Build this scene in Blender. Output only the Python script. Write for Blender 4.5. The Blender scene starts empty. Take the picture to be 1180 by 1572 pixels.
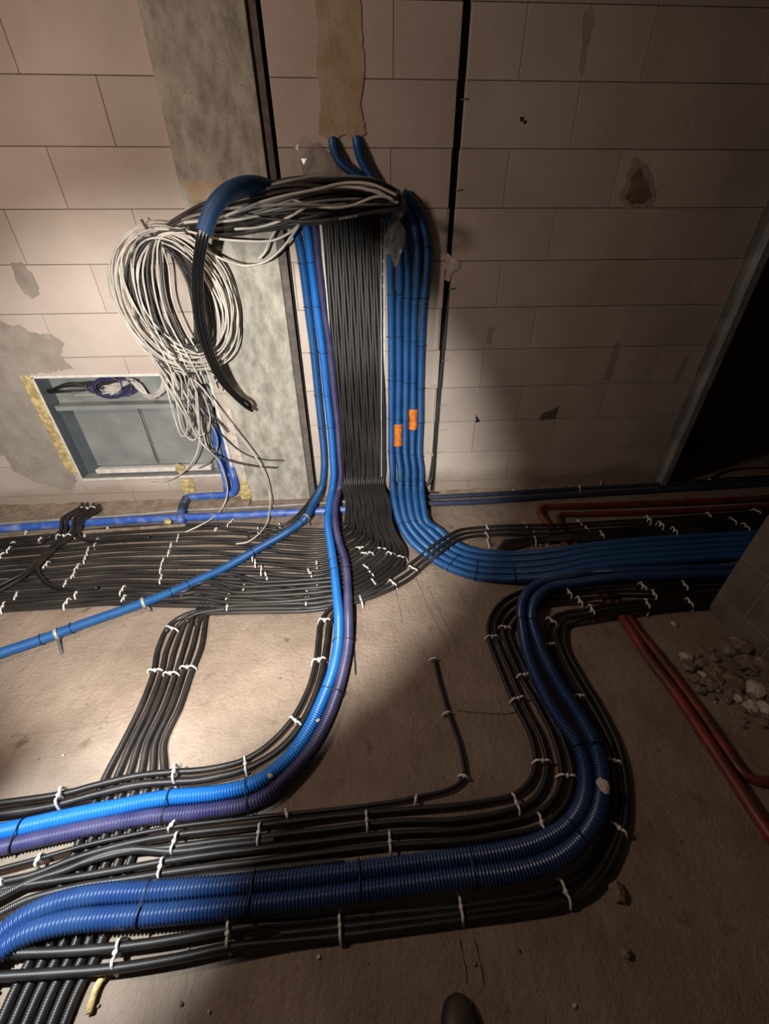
import bpy, bmesh, math, random
import numpy as np
from mathutils import Vector, Matrix, noise
random.seed(7)
S = bpy.context.scene
COL = S.collection
# ------------------------------------------------------------------ camera
D = 2.7247            # distance camera -> block wall (world Y)
H = 1.60              # camera height
FPX = 590.0           # focal length in pixels of the 1180x1572 frame
RM = np.array([[0.998133, -0.060602, -0.007601],
               [0.039323, 0.542394, 0.839204],
               [0.046734, 0.837936, -0.543764]])   # rows: right, up, forward
cam = bpy.data.objects.new('camera', bpy.data.cameras.new('camera'))
COL.objects.link(cam)
cam.matrix_world = Matrix(((RM[0][0], RM[1][0], -RM[2][0], 0), (RM[0][1], RM[1][1], -RM[2][1], 0),
                           (RM[0][2], RM[1][2], -RM[2][2], H), (0, 0, 0, 1)))
cam.data.sensor_fit = 'VERTICAL'
cam.data.sensor_height = 36.0
cam.data.lens = 36.0 * FPX / 1572.0
cam.data.clip_start = 0.02
S.camera = cam
# ------------------------------------------------------------------ light
S.view_settings.view_transform = 'Standard'
S.view_settings.look = 'None'
S.view_settings.gamma = 1.0
S.view_settings.exposure = 0.0
w = bpy.data.worlds.new('world'); S.world = w; w.use_nodes = True
w.node_tree.nodes['Background'].inputs[0].default_value = (1.0, 0.70, 0.55, 1)
w.node_tree.nodes['Background'].inputs[1].default_value = 0.012


def aim(o, loc, tgt):
    o.location = loc
    o.rotation_euler = (Vector(tgt) - Vector(loc)).to_track_quat('-Z', 'Y').to_euler()


def lamp(name, kind, energy, color, loc, tgt, **kw):
    l = bpy.data.lights.new(name, kind); l.energy = energy; l.color = color
    for k, v in kw.items(): setattr(l, k, v)
    o = bpy.data.objects.new(name, l); COL.objects.link(o); aim(o, loc, tgt)
    return o


lamp('torch_spot', 'SPOT', 420, (1.0, 0.965, 0.90), (-0.50, 0.05, 1.50), (-0.88, 2.33, 0.24),
     spot_size=math.radians(81), spot_blend=0.5, shadow_soft_size=0.02)
lamp('torch_side_beam', 'SPOT', 280, (0.90, 0.97, 1.0), (-1.05, 0.35, 1.45), (-0.93, 0.50, 0.0),
     spot_size=math.radians(44), spot_blend=0.9, shadow_soft_size=0.03)
lamp('work_light', 'AREA', 27, (1.0, 0.77, 0.63), (-1.9, 0.95, 2.5), (-0.2, 2.2, 0.8), shape='DISK', size=0.3)


# ------------------------------------------------------------------ helpers
def ray(x, y):
    return RM.T @ np.array([(x - 590.0) / FPX, -(y - 786.0) / FPX, 1.0])


def W(x, y, off=0.0):                       # point at distance off before the block wall
    d = ray(x, y); v = d * (D - off) / d[1]
    return (v[0], v[1], v[2] + H)


def F(x, y, h=0.0):                         # point at height h over the floor
    d = ray(x, y); v = d * (h - H) / d[2]
    return (v[0], v[1], v[2] + H)


def px(P):
    v = RM @ (np.array(P) - np.array([0, 0, H]))
    return 590 + FPX * v[0] / v[2], 786 - FPX * v[1] / v[2]


def Wl(off, *pts): return [W(p[0], p[1], p[2] if len(p) > 2 else off) for p in pts]
def Fl(h, *pts): return [F(p[0], p[1], p[2] if len(p) > 2 else h) for p in pts]


def spline(pts, step):
    P = np.array(pts, float)
    keep = [0] + [i for i in range(1, len(P)) if np.linalg.norm(P[i] - P[i - 1]) > 1e-4]
    P = P[keep]
    if len(P) == 2: P = np.array([P[0], (P[0] + P[1]) / 2, P[1]])
    Q = np.vstack([2 * P[0] - P[1], P, 2 * P[-1] - P[-2]])
    out = []
    for i in range(1, len(Q) - 2):
        p0, p1, p2, p3 = Q[i - 1:i + 3]
        # centripetal tangents
        t01 = max(np.linalg.norm(p1 - p0), 1e-6) ** .5; t12 = max(np.linalg.norm(p2 - p1), 1e-6) ** .5
        t23 = max(np.linalg.norm(p3 - p2), 1e-6) ** .5
        m1 = (p2 - p1) + t12 * ((p1 - p0) / t01 - (p2 - p0) / (t01 + t12))
        m2 = (p2 - p1) + t12 * ((p3 - p2) / t23 - (p3 - p1) / (t12 + t23))
        t = np.linspace(0, 1, 17)[:-1][:, None]
        a = 2 * (p1 - p2) + m1 + m2; b = -3 * (p1 - p2) - 2 * m1 - m2
        out.append(a * t ** 3 + b * t ** 2 + m1 * t + p1)
    C = np.vstack(out + [P[-1:]])
    s = np.r_[0, np.cumsum(np.linalg.norm(np.diff(C, axis=0), axis=1))]
    n = max(int(s[-1] / step), 2)
    u = np.linspace(0, s[-1], n + 1)
    return np.stack([np.interp(u, s, C[:, k]) for k in range(3)], 1), s[-1]


def sweep(pts, r, sides=10, step=0.012, pitch=0, amp=0.0, per=4, cap=True):
    """tube along a spline; pitch/amp make the corrugation rings of a conduit"""
    if pitch: step = pitch / per
    C, L = spline(pts, step)
    n = len(C)
    T = np.gradient(C, axis=0); T /= np.linalg.norm(T, axis=1)[:, None] + 1e-12
    N = np.zeros_like(T)
    a = np.array([0, 0, 1.0]) if abs(T[0][2]) < .9 else np.array([1.0, 0, 0])
    v = a - T[0] * (a @ T[0]); v /= np.linalg.norm(v)
    for i in range(n):
        v = v - T[i] * (v @ T[i]); v /= np.linalg.norm(v); N[i] = v
    B = np.cross(T, N)
    if callable(r): R = np.array([r(t) for t in np.linspace(0, 1, n)])
    else: R = np.full(n, float(r))
    if pitch:
        prof = {3: [0, -1, -1], 4: [0, 0, -1, -1]}[per]
        R = R + amp * np.array([prof[i % per] for i in range(n)])
    ang = np.linspace(0, 2 * math.pi, sides, endpoint=False)
    V = C[:, None, :] + R[:, None, None] * (np.cos(ang)[None, :, None] * N[:, None, :] + np.sin(ang)[None, :, None] * B[:, None, :])
    V = V.reshape(-1, 3)
    i = np.arange(n - 1)[:, None] * sides; j = np.arange(sides)[None, :]; j2 = (j + 1) % sides
    Fc = np.stack([i + j, i + j2, i + sides + j2, i + sides + j], -1).reshape(-1, 4).tolist()
    if cap:
        Fc.append(list(range(sides))[::-1]); Fc.append([(n - 1) * sides + k for k in range(sides)])
    return V.tolist(), Fc, C


def mesh(name, V, Fc, m, parent=None, smooth=True):
    me = bpy.data.meshes.new(name); me.from_pydata(V, [], Fc)
    if smooth: me.polygons.foreach_set('use_smooth', [True] * len(me.polygons))
    me.materials.append(m); me.update()
    o = bpy.data.objects.new(name, me); COL.objects.link(o)
    if parent is not None:
        o.parent = parent
    return o


class MB:                                   # collects shapes of ONE mesh
    def __init__(s): s.V = []; s.F = []
    def add(s, V, Fc):
        b = len(s.V); s.V += [tuple(v) for v in V]; s.F += [[i + b for i in f] for f in Fc]; return s
    def box(s, x0, x1, y0, y1, z0, z1):
        return s.add([(x0, y0, z0), (x1, y0, z0), (x1, y1, z0), (x0, y1, z0), (x0, y0, z1), (x1, y0, z1), (x1, y1, z1), (x0, y1, z1)],
                     [(0, 3, 2, 1), (4, 5, 6, 7), (0, 1, 5, 4), (1, 2, 6, 5), (2, 3, 7, 6), (3, 0, 4, 7)])
    def tube(s, pts, r, sides=8, step=.01, **k):
        V, Fc, _ = sweep(pts, r, sides, step, **k); return s.add(V, Fc)
    def build(s, name, m, parent=None, smooth=False, bevel=0):
        o = mesh(name, s.V, s.F, m, parent, smooth)
        if bevel:
            b = o.modifiers.new('bevel', 'BEVEL'); b.width = bevel; b.segments = 2; b.limit_method = 'ANGLE'
        return o


def tag(o, label, cat, group=None, kind=None):
    if label: o['label'] = label
    if cat: o['category'] = cat
    if group: o['group'] = group
    if kind: o['kind'] = kind
    return o


def struct(o): o['kind'] = 'structure'; return o


def empty(name, loc):
    o = bpy.data.objects.new(name, None); o.empty_display_size = .05; COL.objects.link(o); o.location = loc
    return o


def under(o, root):                         # world-space mesh parented below an empty that stands elsewhere
    o.parent = root; o.matrix_parent_inverse = Matrix.Translation(root.location).inverted()
    return o


ORD = ('first second third fourth fifth sixth seventh eighth ninth tenth eleventh twelfth thirteenth fourteenth '
       'fifteenth sixteenth seventeenth eighteenth nineteenth twentieth').split()


# ------------------------------------------------------------------ materials
def mat(name, col, rough=.6, metal=0.0, var=0.0, vs=20, bump=0.0, bs=60, col2=None, lo=.4, hi=.6, spec=.5, alpha=1, trans=0, det=6):
    m = bpy.data.materials.new(name); m.use_nodes = True; nt = m.node_tree; N = nt.nodes; L = nt.links
    b = N['Principled BSDF']
    b.inputs['Base Color'].default_value = (*col, 1); b.inputs['Roughness'].default_value = rough
    b.inputs['Metallic'].default_value = metal; b.inputs['Specular IOR Level'].default_value = spec
    b.inputs['Alpha'].default_value = alpha; b.inputs['Transmission Weight'].default_value = trans
    tc = N.new('ShaderNodeTexCoord')
    if col2 is not None or var:
        n = N.new('ShaderNodeTexNoise'); n.inputs['Scale'].default_value = vs; n.inputs['Detail'].default_value = det
        L.new(tc.outputs['Object'], n.inputs['Vector'])
        r = N.new('ShaderNodeValToRGB'); r.color_ramp.elements[0].position = lo; r.color_ramp.elements[1].position = hi
        c2 = col2 if col2 is not None else tuple(c * (1 - var) for c in col)
        r.color_ramp.elements[0].color = (*col, 1); r.color_ramp.elements[1].color = (*c2, 1)
        L.new(n.outputs['Fac'], r.inputs['Fac']); L.new(r.outputs['Color'], b.inputs['Base Color'])
    if bump:
        n2 = N.new('ShaderNodeTexNoise'); n2.inputs['Scale'].default_value = bs; n2.inputs['Detail'].default_value = 5
        L.new(tc.outputs['Object'], n2.inputs['Vector'])
        bp = N.new('ShaderNodeBump'); bp.inputs['Strength'].default_value = bump; bp.inputs['Distance'].default_value = .01
        L.new(n2.outputs['Fac'], bp.inputs['Height']); L.new(bp.outputs['Normal'], b.inputs['Normal'])
    return m


M = {}
M['blue'] = mat('blue_conduit_plastic', (.009, .068, .22), .40, col2=(.014, .085, .24), vs=9)
M['deep'] = mat('deep_blue_conduit_plastic', (.011, .038, .135), .34, col2=(.018, .05, .145), vs=9)
M['blue_bright'] = mat('bright_blue_conduit_plastic', (.010, .13, .46), .36, col2=(.014, .15, .48), vs=9)
M['navy'] = mat('dark_blue_conduit_plastic', (.022, .034, .075), .45, col2=(.04, .05, .085), vs=9)
M['violet'] = mat('violet_conduit_plastic', (.036, .034, .105), .4, col2=(.06, .055, .13), vs=9)
M['royal'] = mat('royal_blue_pipe_plastic', (.035, .105, .42), .38, col2=(.22, .28, .45), vs=14, lo=.48, hi=.75)
M['black'] = mat('black_cable_sheath', (.014, .0125, .012), .46, col2=(.05, .044, .04), vs=2.5, lo=.45, hi=.8)
M['black_cond'] = mat('black_conduit_plastic', (.010, .0085, .008), .42, col2=(.032, .027, .025), vs=10, lo=.45, hi=.85)
M['gloss'] = mat('glossy_black_sheath', (.006, .006, .006), .2)
M['grey_cable'] = mat('grey_cable_sheath', (.30, .28, .26), .5, var=.3, vs=8)
M['white_cable'] = mat('white_cable_sheath', (.58, .54, .48), .45, var=.3, vs=7)
M['white'] = mat('white_nylon', (.74, .70, .64), .5, var=.2, vs=20)
M['tie'] = mat('black_nylon_tie', (.006, .008, .015), .4)
M['orange'] = mat('orange_sleeve', (.78, .20, .015), .5, bump=.5, bs=70, var=.35, vs=40)
M['red'] = mat('red_pipe_plastic', (.22, .030, .018), .45, col2=(.10, .03, .022), vs=10)
M['galv'] = mat('galvanised_steel', (.46, .46, .45), .42, .45, var=.3, vs=6)
M['panel'] = mat('panel_steel', (.22, .23, .228), .5, .15, col2=(.30, .31, .30), vs=4)
M['panel_dark'] = mat('grey_steel_and_gap_shade', (.12, .14, .15), .5, .3, var=.2, vs=6)  # grey steel; on the tray plate it paints the shadow between cables
M['foam'] = mat('yellow_foam', (.62, .49, .24), .9, col2=(.40, .30, .13), vs=30, bump=1, bs=90)
M['mortar'] = mat('joint_mortar', (.14, .12, .105), .95, var=.3, vs=30)
M['void'] = mat('dark_gap', (.012, .010, .008), .95, var=.4, vs=30)
M['plaster'] = mat('grey_plaster', (.27, .235, .20), .9, col2=(.33, .29, .25), vs=8, bump=.4, bs=50)
M['ochre'] = mat('ochre_render', (.36, .26, .16), .9, col2=(.44, .35, .25), vs=7, bump=.4, bs=40)
M['stain'] = mat('rust_stain', (.16, .085, .05), .9, col2=(.24, .16, .11), vs=12)
M['smudge'] = mat('wall_smudge', (.37, .305, .262), .92, var=.12, vs=10)
M['film'] = mat('clear_plastic_film', (.42, .40, .37), .15, alpha=.28, spec=.8)
M['rubble'] = mat('rubble', (.24, .19, .145), .95, col2=(.13, .095, .07), vs=25, bump=1, bs=50)
M['chip'] = mat('pale_block_chip', (.60, .53, .45), .9, var=.25, vs=30, bump=.6)
M['dirt'] = mat('mortar_bed', (.19, .145, .105), .95, col2=(.27, .21, .16), vs=14, bump=1, bs=35)
M['partition'] = mat('grey_concrete_block', (.115, .10, .082), .9, col2=(.15, .13, .105), vs=9, bump=.4, bs=80)
M['elbow'] = mat('dusty_dark_blue_plastic', (.014, .055, .14), .5, col2=(.02, .065, .15), vs=9)
M['shoe'] = mat('brown_leather', (.055, .038, .03), .5, var=.4, vs=20)
M['lace'] = mat('shoe_lace', (.02, .02, .02), .8, var=.3)


def mat_blocks():
    m = mat('aerated_block', (.47, .405, .36), .92); nt = m.node_tree; N = nt.nodes; L = nt.links; b = N['Principled BSDF']
    tc = N.new('ShaderNodeTexCoord'); at = N.new('ShaderNodeAttribute'); at.attribute_name = 'tint'
    n1 = N.new('ShaderNodeTexNoise'); n1.inputs['Scale'].default_value = 2.3; n1.inputs['Detail'].default_value = 8
    n2 = N.new('ShaderNodeTexNoise'); n2.inputs['Scale'].default_value = 120; n2.inputs['Detail'].default_value = 3
    for n in (n1, n2): L.new(tc.outputs['Object'], n.inputs['Vector'])
    r = N.new('ShaderNodeValToRGB'); e = r.color_ramp.elements
    e[0].position = .35; e[1].position = .7; e[0].color = (.53, .455, .405, 1); e[1].color = (.43, .36, .315, 1)
    L.new(n1.outputs['Fac'], r.inputs['Fac'])
    mx = N.new('ShaderNodeMixRGB'); mx.blend_type = 'MULTIPLY'; mx.inputs['Fac'].default_value = 1
    L.new(r.outputs['Color'], mx.inputs['Color1']); L.new(at.outputs['Color'], mx.inputs['Color2'])
    # dirty splash zone near the floor, broken up by noise
    sx = N.new('ShaderNodeSeparateXYZ'); L.new(tc.outputs['Object'], sx.inputs[0])
    n3 = N.new('ShaderNodeTexNoise'); n3.inputs['Scale'].default_value = 5; n3.inputs['Detail'].default_value = 7
    L.new(tc.outputs['Object'], n3.inputs['Vector'])
    ma = N.new('ShaderNodeMath'); ma.operation = 'MULTIPLY_ADD'; ma.inputs[1].default_value = -.22; L.new(n3.outputs['Fac'], ma.inputs[0]); L.new(sx.outputs['Z'], ma.inputs[2])
    r2 = N.new('ShaderNodeValToRGB'); r2.color_ramp.elements[0].position = -.0; r2.color_ramp.elements[1].position = .10
    L.new(ma.outputs[0], r2.inputs['Fac'])
    mx2 = N.new('ShaderNodeMixRGB'); L.new(r2.outputs['Color'], mx2.inputs['Fac'])
    mx2.inputs['Color1'].default_value = (.33, .265, .215, 1); L.new(mx.outputs['Color'], mx2.inputs['Color2'])
    L.new(mx2.outputs['Color'], b.inputs['Base Color'])
    bp = N.new('ShaderNodeBump'); bp.inputs['Strength'].default_value = .25; bp.inputs['Distance'].default_value = .004
    L.new(n2.outputs['Fac'], bp.inputs['Height']); L.new(bp.outputs['Normal'], b.inputs['Normal'])
    return m


def mat_concrete():
    m = mat('cast_concrete', (.40, .39, .34), .8); nt = m.node_tree; N = nt.nodes; L = nt.links; b = N['Principled BSDF']
    tc = N.new('ShaderNodeTexCoord')
    mp = N.new('ShaderNodeMapping'); mp.inputs['Scale'].default_value = (1, 1, .55); L.new(tc.outputs['Object'], mp.inputs[0])
    n1 = N.new('ShaderNodeTexNoise'); n1.inputs['Scale'].default_value = 13; n1.inputs['Detail'].default_value = 12; n1.inputs['Roughness'].default_value = .68; L.new(mp.outputs[0], n1.inputs['Vector'])
    r = N.new('ShaderNodeValToRGB'); e = r.color_ramp.elements; e[0].position = .36; e[1].position = .62
    e[0].color = (.22, .20, .165, 1); e[1].color = (.43, .405, .35, 1); L.new(n1.outputs['Fac'], r.inputs['Fac'])
    v = N.new('ShaderNodeTexVoronoi'); v.inputs['Scale'].default_value = 26; L.new(tc.outputs['Object'], v.inputs['Vector'])
    r2 = N.new('ShaderNodeValToRGB'); r2.color_ramp.elements[0].position = .05; r2.color_ramp.elements[1].position = .12; L.new(v.outputs['Distance'], r2.inputs['Fac'])
    mx = N.new('ShaderNodeMixRGB'); mx.inputs['Color1'].default_value = (.19, .18, .14, 1)
    L.new(r2.outputs['Color'], mx.inputs['Fac']); L.new(r.outputs['Color'], mx.inputs['Color2']); L.new(mx.outputs['Color'], b.inputs['Base Color'])
    bp = N.new('ShaderNodeBump'); bp.inputs['Strength'].default_value = .35; bp.inputs['Distance'].default_value = .01
    L.new(mx.outputs['Color'], bp.inputs['Height']); L.new(bp.outputs['Normal'], b.inputs['Normal'])
    return m


def mat_floor():
    m = mat('floor_screed', (.3, .22, .17), .85); nt = m.node_tree; N = nt.nodes; L = nt.links; b = N['Principled BSDF']
    tc = N.new('ShaderNodeTexCoord')
    n1 = N.new('ShaderNodeTexNoise'); n1.inputs['Scale'].default_value = 3.2; n1.inputs['Detail'].default_value = 9; n1.inputs['Roughness'].default_value = .62
    L.new(tc.outputs['Object'], n1.inputs['Vector'])
    r = N.new('ShaderNodeValToRGB'); e = r.color_ramp.elements; e[0].position = .36; e[1].position = .66
    e[0].color = (.24, .178, .135, 1); e[1].color = (.36, .28, .22, 1); L.new(n1.outputs['Fac'], r.inputs['Fac'])
    # greenish dusty zones and dark wet looking specks
    n2 = N.new('ShaderNodeTexNoise'); n2.inputs['Scale'].default_value = 11; n2.inputs['Detail'].default_value = 8; L.new(tc.outputs['Object'], n2.inputs['Vector'])
    r2 = N.new('ShaderNodeValToRGB'); r2.color_ramp.elements[0].position = .24; r2.color_ramp.elements[1].position = .36; L.new(n2.outputs['Fac'], r2.inputs['Fac'])
    mx = N.new('ShaderNodeMixRGB'); mx.inputs['Color1'].default_value = (.14, .095, .065, 1)
    L.new(r2.outputs['Color'], mx.inputs['Fac']); L.new(r.outputs['Color'], mx.inputs['Color2']); L.new(mx.outputs['Color'], b.inputs['Base Color'])
    # trowel relief: fine grain + streaks
    n3 = N.new('ShaderNodeTexNoise'); n3.inputs['Scale'].default_value = 60; n3.inputs['Detail'].default_value = 6; n3.inputs['Roughness'].default_value = .7
    L.new(tc.outputs['Object'], n3.inputs['Vector'])
    mp = N.new('ShaderNodeMapping'); mp.inputs['Scale'].default_value = (4.5, 2.0, 1); mp.inputs['Rotation'].default_value = (0, 0, .25); L.new(tc.outputs['Object'], mp.inputs[0])
    n4 = N.new('ShaderNodeTexNoise'); n4.inputs['Scale'].default_value = 3.5; n4.inputs['Detail'].default_value = 8; L.new(mp.outputs[0], n4.inputs['Vector'])
    ad = N.new('ShaderNodeMath'); ad.operation = 'MULTIPLY_ADD'; ad.inputs[1].default_value = 1.1; L.new(n4.outputs['Fac'], ad.inputs[0]); L.new(n3.outputs['Fac'], ad.inputs[2])
    bp = N.new('ShaderNodeBump'); bp.inputs['Strength'].default_value = 1.0; bp.inputs['Distance'].default_value = .011
    L.new(ad.outputs[0], bp.inputs['Height']); L.new(bp.outputs['Normal'], b.inputs['Normal'])
    return m


M['blocks'] = mat_blocks(); M['concrete'] = mat_concrete(); M['floor'] = mat_floor()


# ------------------------------------------------------------------ structure
def fnoise(x, y): return noise.noise(Vector((x * 1.7, y * 1.7, 3.1))) * .004 + noise.noise(Vector((x * 7, y * 7, 9.))) * .0015


def grid(name, x0, x1, y0, y1, n, mm, fn, m):
    V = [(x0 + (x1 - x0) * i / n, y0 + (y1 - y0) * j / mm, 0) for j in range(mm + 1) for i in range(n + 1)]
    V = [(x, y, fn(x, y)) for x, y, z in V]
    Fc = [(j * (n + 1) + i, j * (n + 1) + i + 1, (j + 1) * (n + 1) + i + 1, (j + 1) * (n + 1) + i) for j in range(mm) for i in range(n)]
    return mesh(name, V, Fc, m)


struct(grid('floor', -4.2, 5.6, -1.6, 3.6, 190, 100, lambda x, y: -.004 + fnoise(x, y), M['floor']))

HOLE = (-2.14, -1.013, .243, .990)          # the distribution cabinet
PIER = (-.921, -.385)                       # concrete column with the open joint beside it
GR = (.532, .566)                           # chase cut into the blocks


def subtract(rects, h):
    out = []
    for (a, b, c, d) in rects:
        x0, x1, z0, z1 = h
        if x1 <= a or x0 >= b or z1 <= c or z0 >= d: out.append((a, b, c, d)); continue
        if x0 > a: out.append((a, x0, c, d))
        if x1 < b: out.append((x1, b, c, d))
        if z0 > c: out.append((max(a, x0), min(b, x1), c, z0))
        if z1 < d: out.append((max(a, x0), min(b, x1), z1, d))
    return [r for r in out if r[1] - r[0] > .004 and r[3] - r[2] > .004]


rows = {  # course index from the floor: joints actually visible
    0: (.845, -1.2), 1: (1.15, -1.53), 2: (.837, 1.456, -1.2), 3: (1.149, -1.53), 4: (.837, 1.46, -1.527),
    5: (1.146, -1.917), 6: (.877, -1.532), 7: (1.152, -1.209, -1.876), 8: (.203, .839, 1.46, -1.54), 9: (-1.196, 1.162), 10: (.84, -1.54)}
V, Fc, tint = [], [], []
for c in range(-1, 12):
    z0, z1 = .106 + .25 * (c - 1) + .25 * 0, .106 + .25 * c
    if c == -1: continue
    z0 = max(z0, 0.0)
    js = rows.get(c, (.84 if c % 2 else 1.15, -1.53))
    js = rows.get(c, js)
    right = [j for j in js if j > 0]; left = [j for j in js if j < 0]
    xs = [-4.2]
    x = min(left)
    L_ = sorted(left)
    while x - .625 > -4.2: x -= .625; L_.insert(0, x)
    x = min(right)
    R_ = sorted(right)
    while x - .625 > -.4: x -= .625; R_.insert(0, x)
    x = max(right)
    while x + .625 < 2.5: x += .625; R_.append(x)
    xs = [-4.2] + L_ + [-.7] + R_ + [2.46]
    for a, b in zip(xs[:-1], xs[1:]):
        if b - a < .02: continue
        g = .0014
        rs = [(a + g, b - g, z0 + (g if z0 > 0 else 0), z1 - g)]
        for h in (HOLE, (PIER[0], PIER[1], -1, 9), (GR[0] + .004 * math.sin(c * 2.1), GR[1] + .003 * math.cos(c * 1.3) + .0012 * c, -1, 9)):
            rs = subtract(rs, h)
        t = random.uniform(.90, 1.04)
        for (p, q, r_, s_) in rs:
            k = len(V); e = .0016; yo = random.uniform(-.0008, .0008)
            V += [(p, D + e + yo, r_), (q, D + e + yo, r_), (q, D + e + yo, s_), (p, D + e + yo, s_),
                  (p + e, D + yo, r_ + e), (q - e, D + yo, r_ + e), (q - e, D + yo, s_ - e), (p + e, D + yo, s_ - e),
                  (p, D + .06, r_), (q, D + .06, r_), (q, D + .06, s_), (p, D + .06, s_)]
            Fc += [(k + 4, k + 5, k + 6, k + 7), (k, k + 1, k + 5, k + 4), (k + 1, k + 2, k + 6, k + 5), (k + 2, k + 3, k + 7, k + 6), (k + 3, k, k + 4, k + 7),
                   (k + 8, k + 9, k + 1, k), (k + 9, k + 10, k + 2, k + 1), (k + 10, k + 11, k + 3, k + 2), (k + 11, k + 8, k, k + 3)]
            tint += [(t, t * random.uniform(.985, 1.01), t * .99, 1)] * 12
wall = mesh('wall_back', V, Fc, M['blocks'], smooth=False)
ca = wall.data.color_attributes.new('tint', 'FLOAT_COLOR', 'POINT')
ca.data.foreach_set('color', np.array(tint, np.float32).ravel())
struct(wall)
mb = MB()
for (a, b, c, d) in subtract([(-4.2, 2.46, 0, 3.1)], HOLE):
    for (a, b, c, d) in subtract(subtract([(a, b, c, d)], (PIER[0], PIER[1], -1, 9)), (GR[0] - .004, GR[1] + .018, -1, 9)):
        mb.box(a, b, D + .008, D + .02, c, d)
mb.build('joint_mortar', M['mortar'], wall)
mb = MB(); mb.box(GR[0] - .02, GR[1] + .03, D + .045, D + .06, 0, 3.1); mb.box(PIER[1] - .05, PIER[1] + .02, D + .055, D + .07, 0, 3.1)
mb.build('chase_bottom', M['void'], wall)
struct(MB().box(-4.2, 2.46, D + .32, D + .40, 0, 3.1).build('wall_outer', M['mortar']))
# concrete column, proud of the blocks, with a narrow grey return and an open joint
V, Fc = [], []
n = 60
mb = MB(); mb.box(PIER[0], -.452, D - .022, D + .25, 0, 3.1)
pier = struct(mb.build('wall_column', M['concrete'], bevel=.004))
mb = MB(); mb.box(-.452, -.408, D - .004, D + .2, 0, 3.1); mb.build('column_return', M['mortar'], pier)
# recess on the right: return wall and back wall in the dark
struct(MB().box(2.46, 2.50, D + .03, 3.4, 0, 3.1).build('wall_return', M['plaster']))
struct(MB().box(2.44, 5.6, 3.36, 3.46, 0, 3.1).build('wall_recess', M['dirt']))
struct(MB().box(-4.3, -4.2, -1.6, 3.2, 0, 3.1).build('wall_left', M['plaster']))
struct(MB().box(5.6, 5.7, -1.6, 3.46, 0, 3.1).build('wall_right', M['plaster']))
struct(MB().box(-4.3, 5.7, -1.7, -1.6, 0, 3.1).build('wall_rear', M['plaster']))
struct(MB().box(-4.3, 5.7, -1.7, 3.5, 3.1, 3.2).build('ceiling', M['plaster']))
# block partition that ends beside the cable run
V, Fc = [], []
mb = MB()
zz = [0, .118, .37, .62, .87, 1.12, 1.37, 1.62, 1.87, 2.12, 2.37, 2.62, 2.87, 3.1]
for i in range(len(zz) - 1):
    off = .31 if i % 2 else 0
    ys = [1.365, 1.365 - .32 + off * .5]
    while ys[-1] > -1.4: ys.append(ys[-1] - .625)
    ys[-1] = -1.59
    for a, b in zip(ys[:-1], ys[1:]):
        mb.box(1.835, 2.06, b + .002, a - .002, zz[i] + .002, zz[i + 1] - .002)
part = struct(mb.build('wall_partition', M['partition'], bevel=.003))
mb = MB(); mb.box(1.838, 2.05, -1.58, 1.361, 0, 3.09); mb.build('joint_mortar', M['plaster'], part)
# metal stud that closes the end of the block wall
mb = MB()
mb.box(2.462, 2.466, D - .055, D + .03, .02, 3.1); mb.box(2.466, 2.515, D - .055, D - .051, .02, 3.1); mb.box(2.511, 2.515, D - .055, D - .03, .02, 3.1)
mb.box(2.40, 2.462, D - .004, D - .001, .02, 3.1)
stud = tag(mb.build('metal_stud', M['galv']), 'tall galvanised metal stud on the right end of the block wall', 'stud')


# jagged flat blobs of plaster, stain and render that sit on the wall
def blob(name, pts, y, m, parent, jag=.01, th=.003, seed=1, n=10):
    """outline (x,z) on the wall, subdivided and roughened, with thickness"""
    rnd = random.Random(seed); P = []
    for i in range(len(pts)):
        a, b = Vector(pts[i]), Vector(pts[(i + 1) % len(pts)])
        k = max(2, int((b - a).length / .018))
        for j in range(k):
            q = a.lerp(b, j / k); P.append((q.x + rnd.uniform(-jag, jag), q.y + rnd.uniform(-jag, jag)))
    bm = bmesh.new(); vs = [bm.verts.new((p[0], y, p[1])) for p in P]; f = bm.faces.new(vs)
    r = bmesh.ops.extrude_face_region(bm, geom=[f]); ev = [e for e in r['geom'] if isinstance(e, bmesh.types.BMVert)]
    for e in ev: e.co.y += th
    bmesh.ops.triangulate(bm, faces=bm.faces[:]); bmesh.ops.recalc_face_normals(bm, faces=bm.faces[:])
    me = bpy.data.meshes.new(name); bm.to_mesh(me); bm.free(); me.materials.append(m)
    o = bpy.data.objects.new(name, me); COL.objects.link(o); o.parent = parent
    return o


def wz(*p): return [(W(a, b)[0], W(a, b)[2]) for a, b in p]


blob('plaster_patch', wz((18, 404), (32, 402), (48, 418), (58, 436), (60, 452), (50, 458), (38, 450), (24, 430)), D - .004, M['plaster'], wall, .004, .006, 1)
blob('plaster_patch', wz((-40, 480), (0, 495), (30, 500), (55, 512), (80, 515), (100, 528), (92, 545), (112, 566), (50, 574), (30, 577), (118, 738), (110, 752), (60, 742),
                         (20, 722), (8, 700), (-60, 690)), D - .004, M['plaster'], wall, .008, .006, 2)
blob('render_strip', wz((482, -12), (552, -12), (556, 60), (560, 110), (552, 160), (562, 205), (550, 216), (530, 208), (505, 216), (488, 205), (492, 150), (484, 100), (488, 50)),
     D - .005, M['ochre'], wall, .004, .006, 3)
blob('stain', wz((972, 240), (984, 242), (1002, 270), (1008, 300), (1002, 318), (960, 320), (950, 308), (958, 285)), D - .0008, M['smudge'], wall, .008, .002, 44)
blob('stain', wz((968, 272), (982, 258), (994, 280), (1000, 302), (988, 312), (966, 314), (958, 304), (968, 288)), D - .0012, M['stain'], wall, .006, .002, 4)
blob('stain', wz((938, 540), (945, 524), (952, 532), (944, 560), (934, 586), (926, 582)), D - .0012, M['smudge'], wall, .004, .002, 5)
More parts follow.
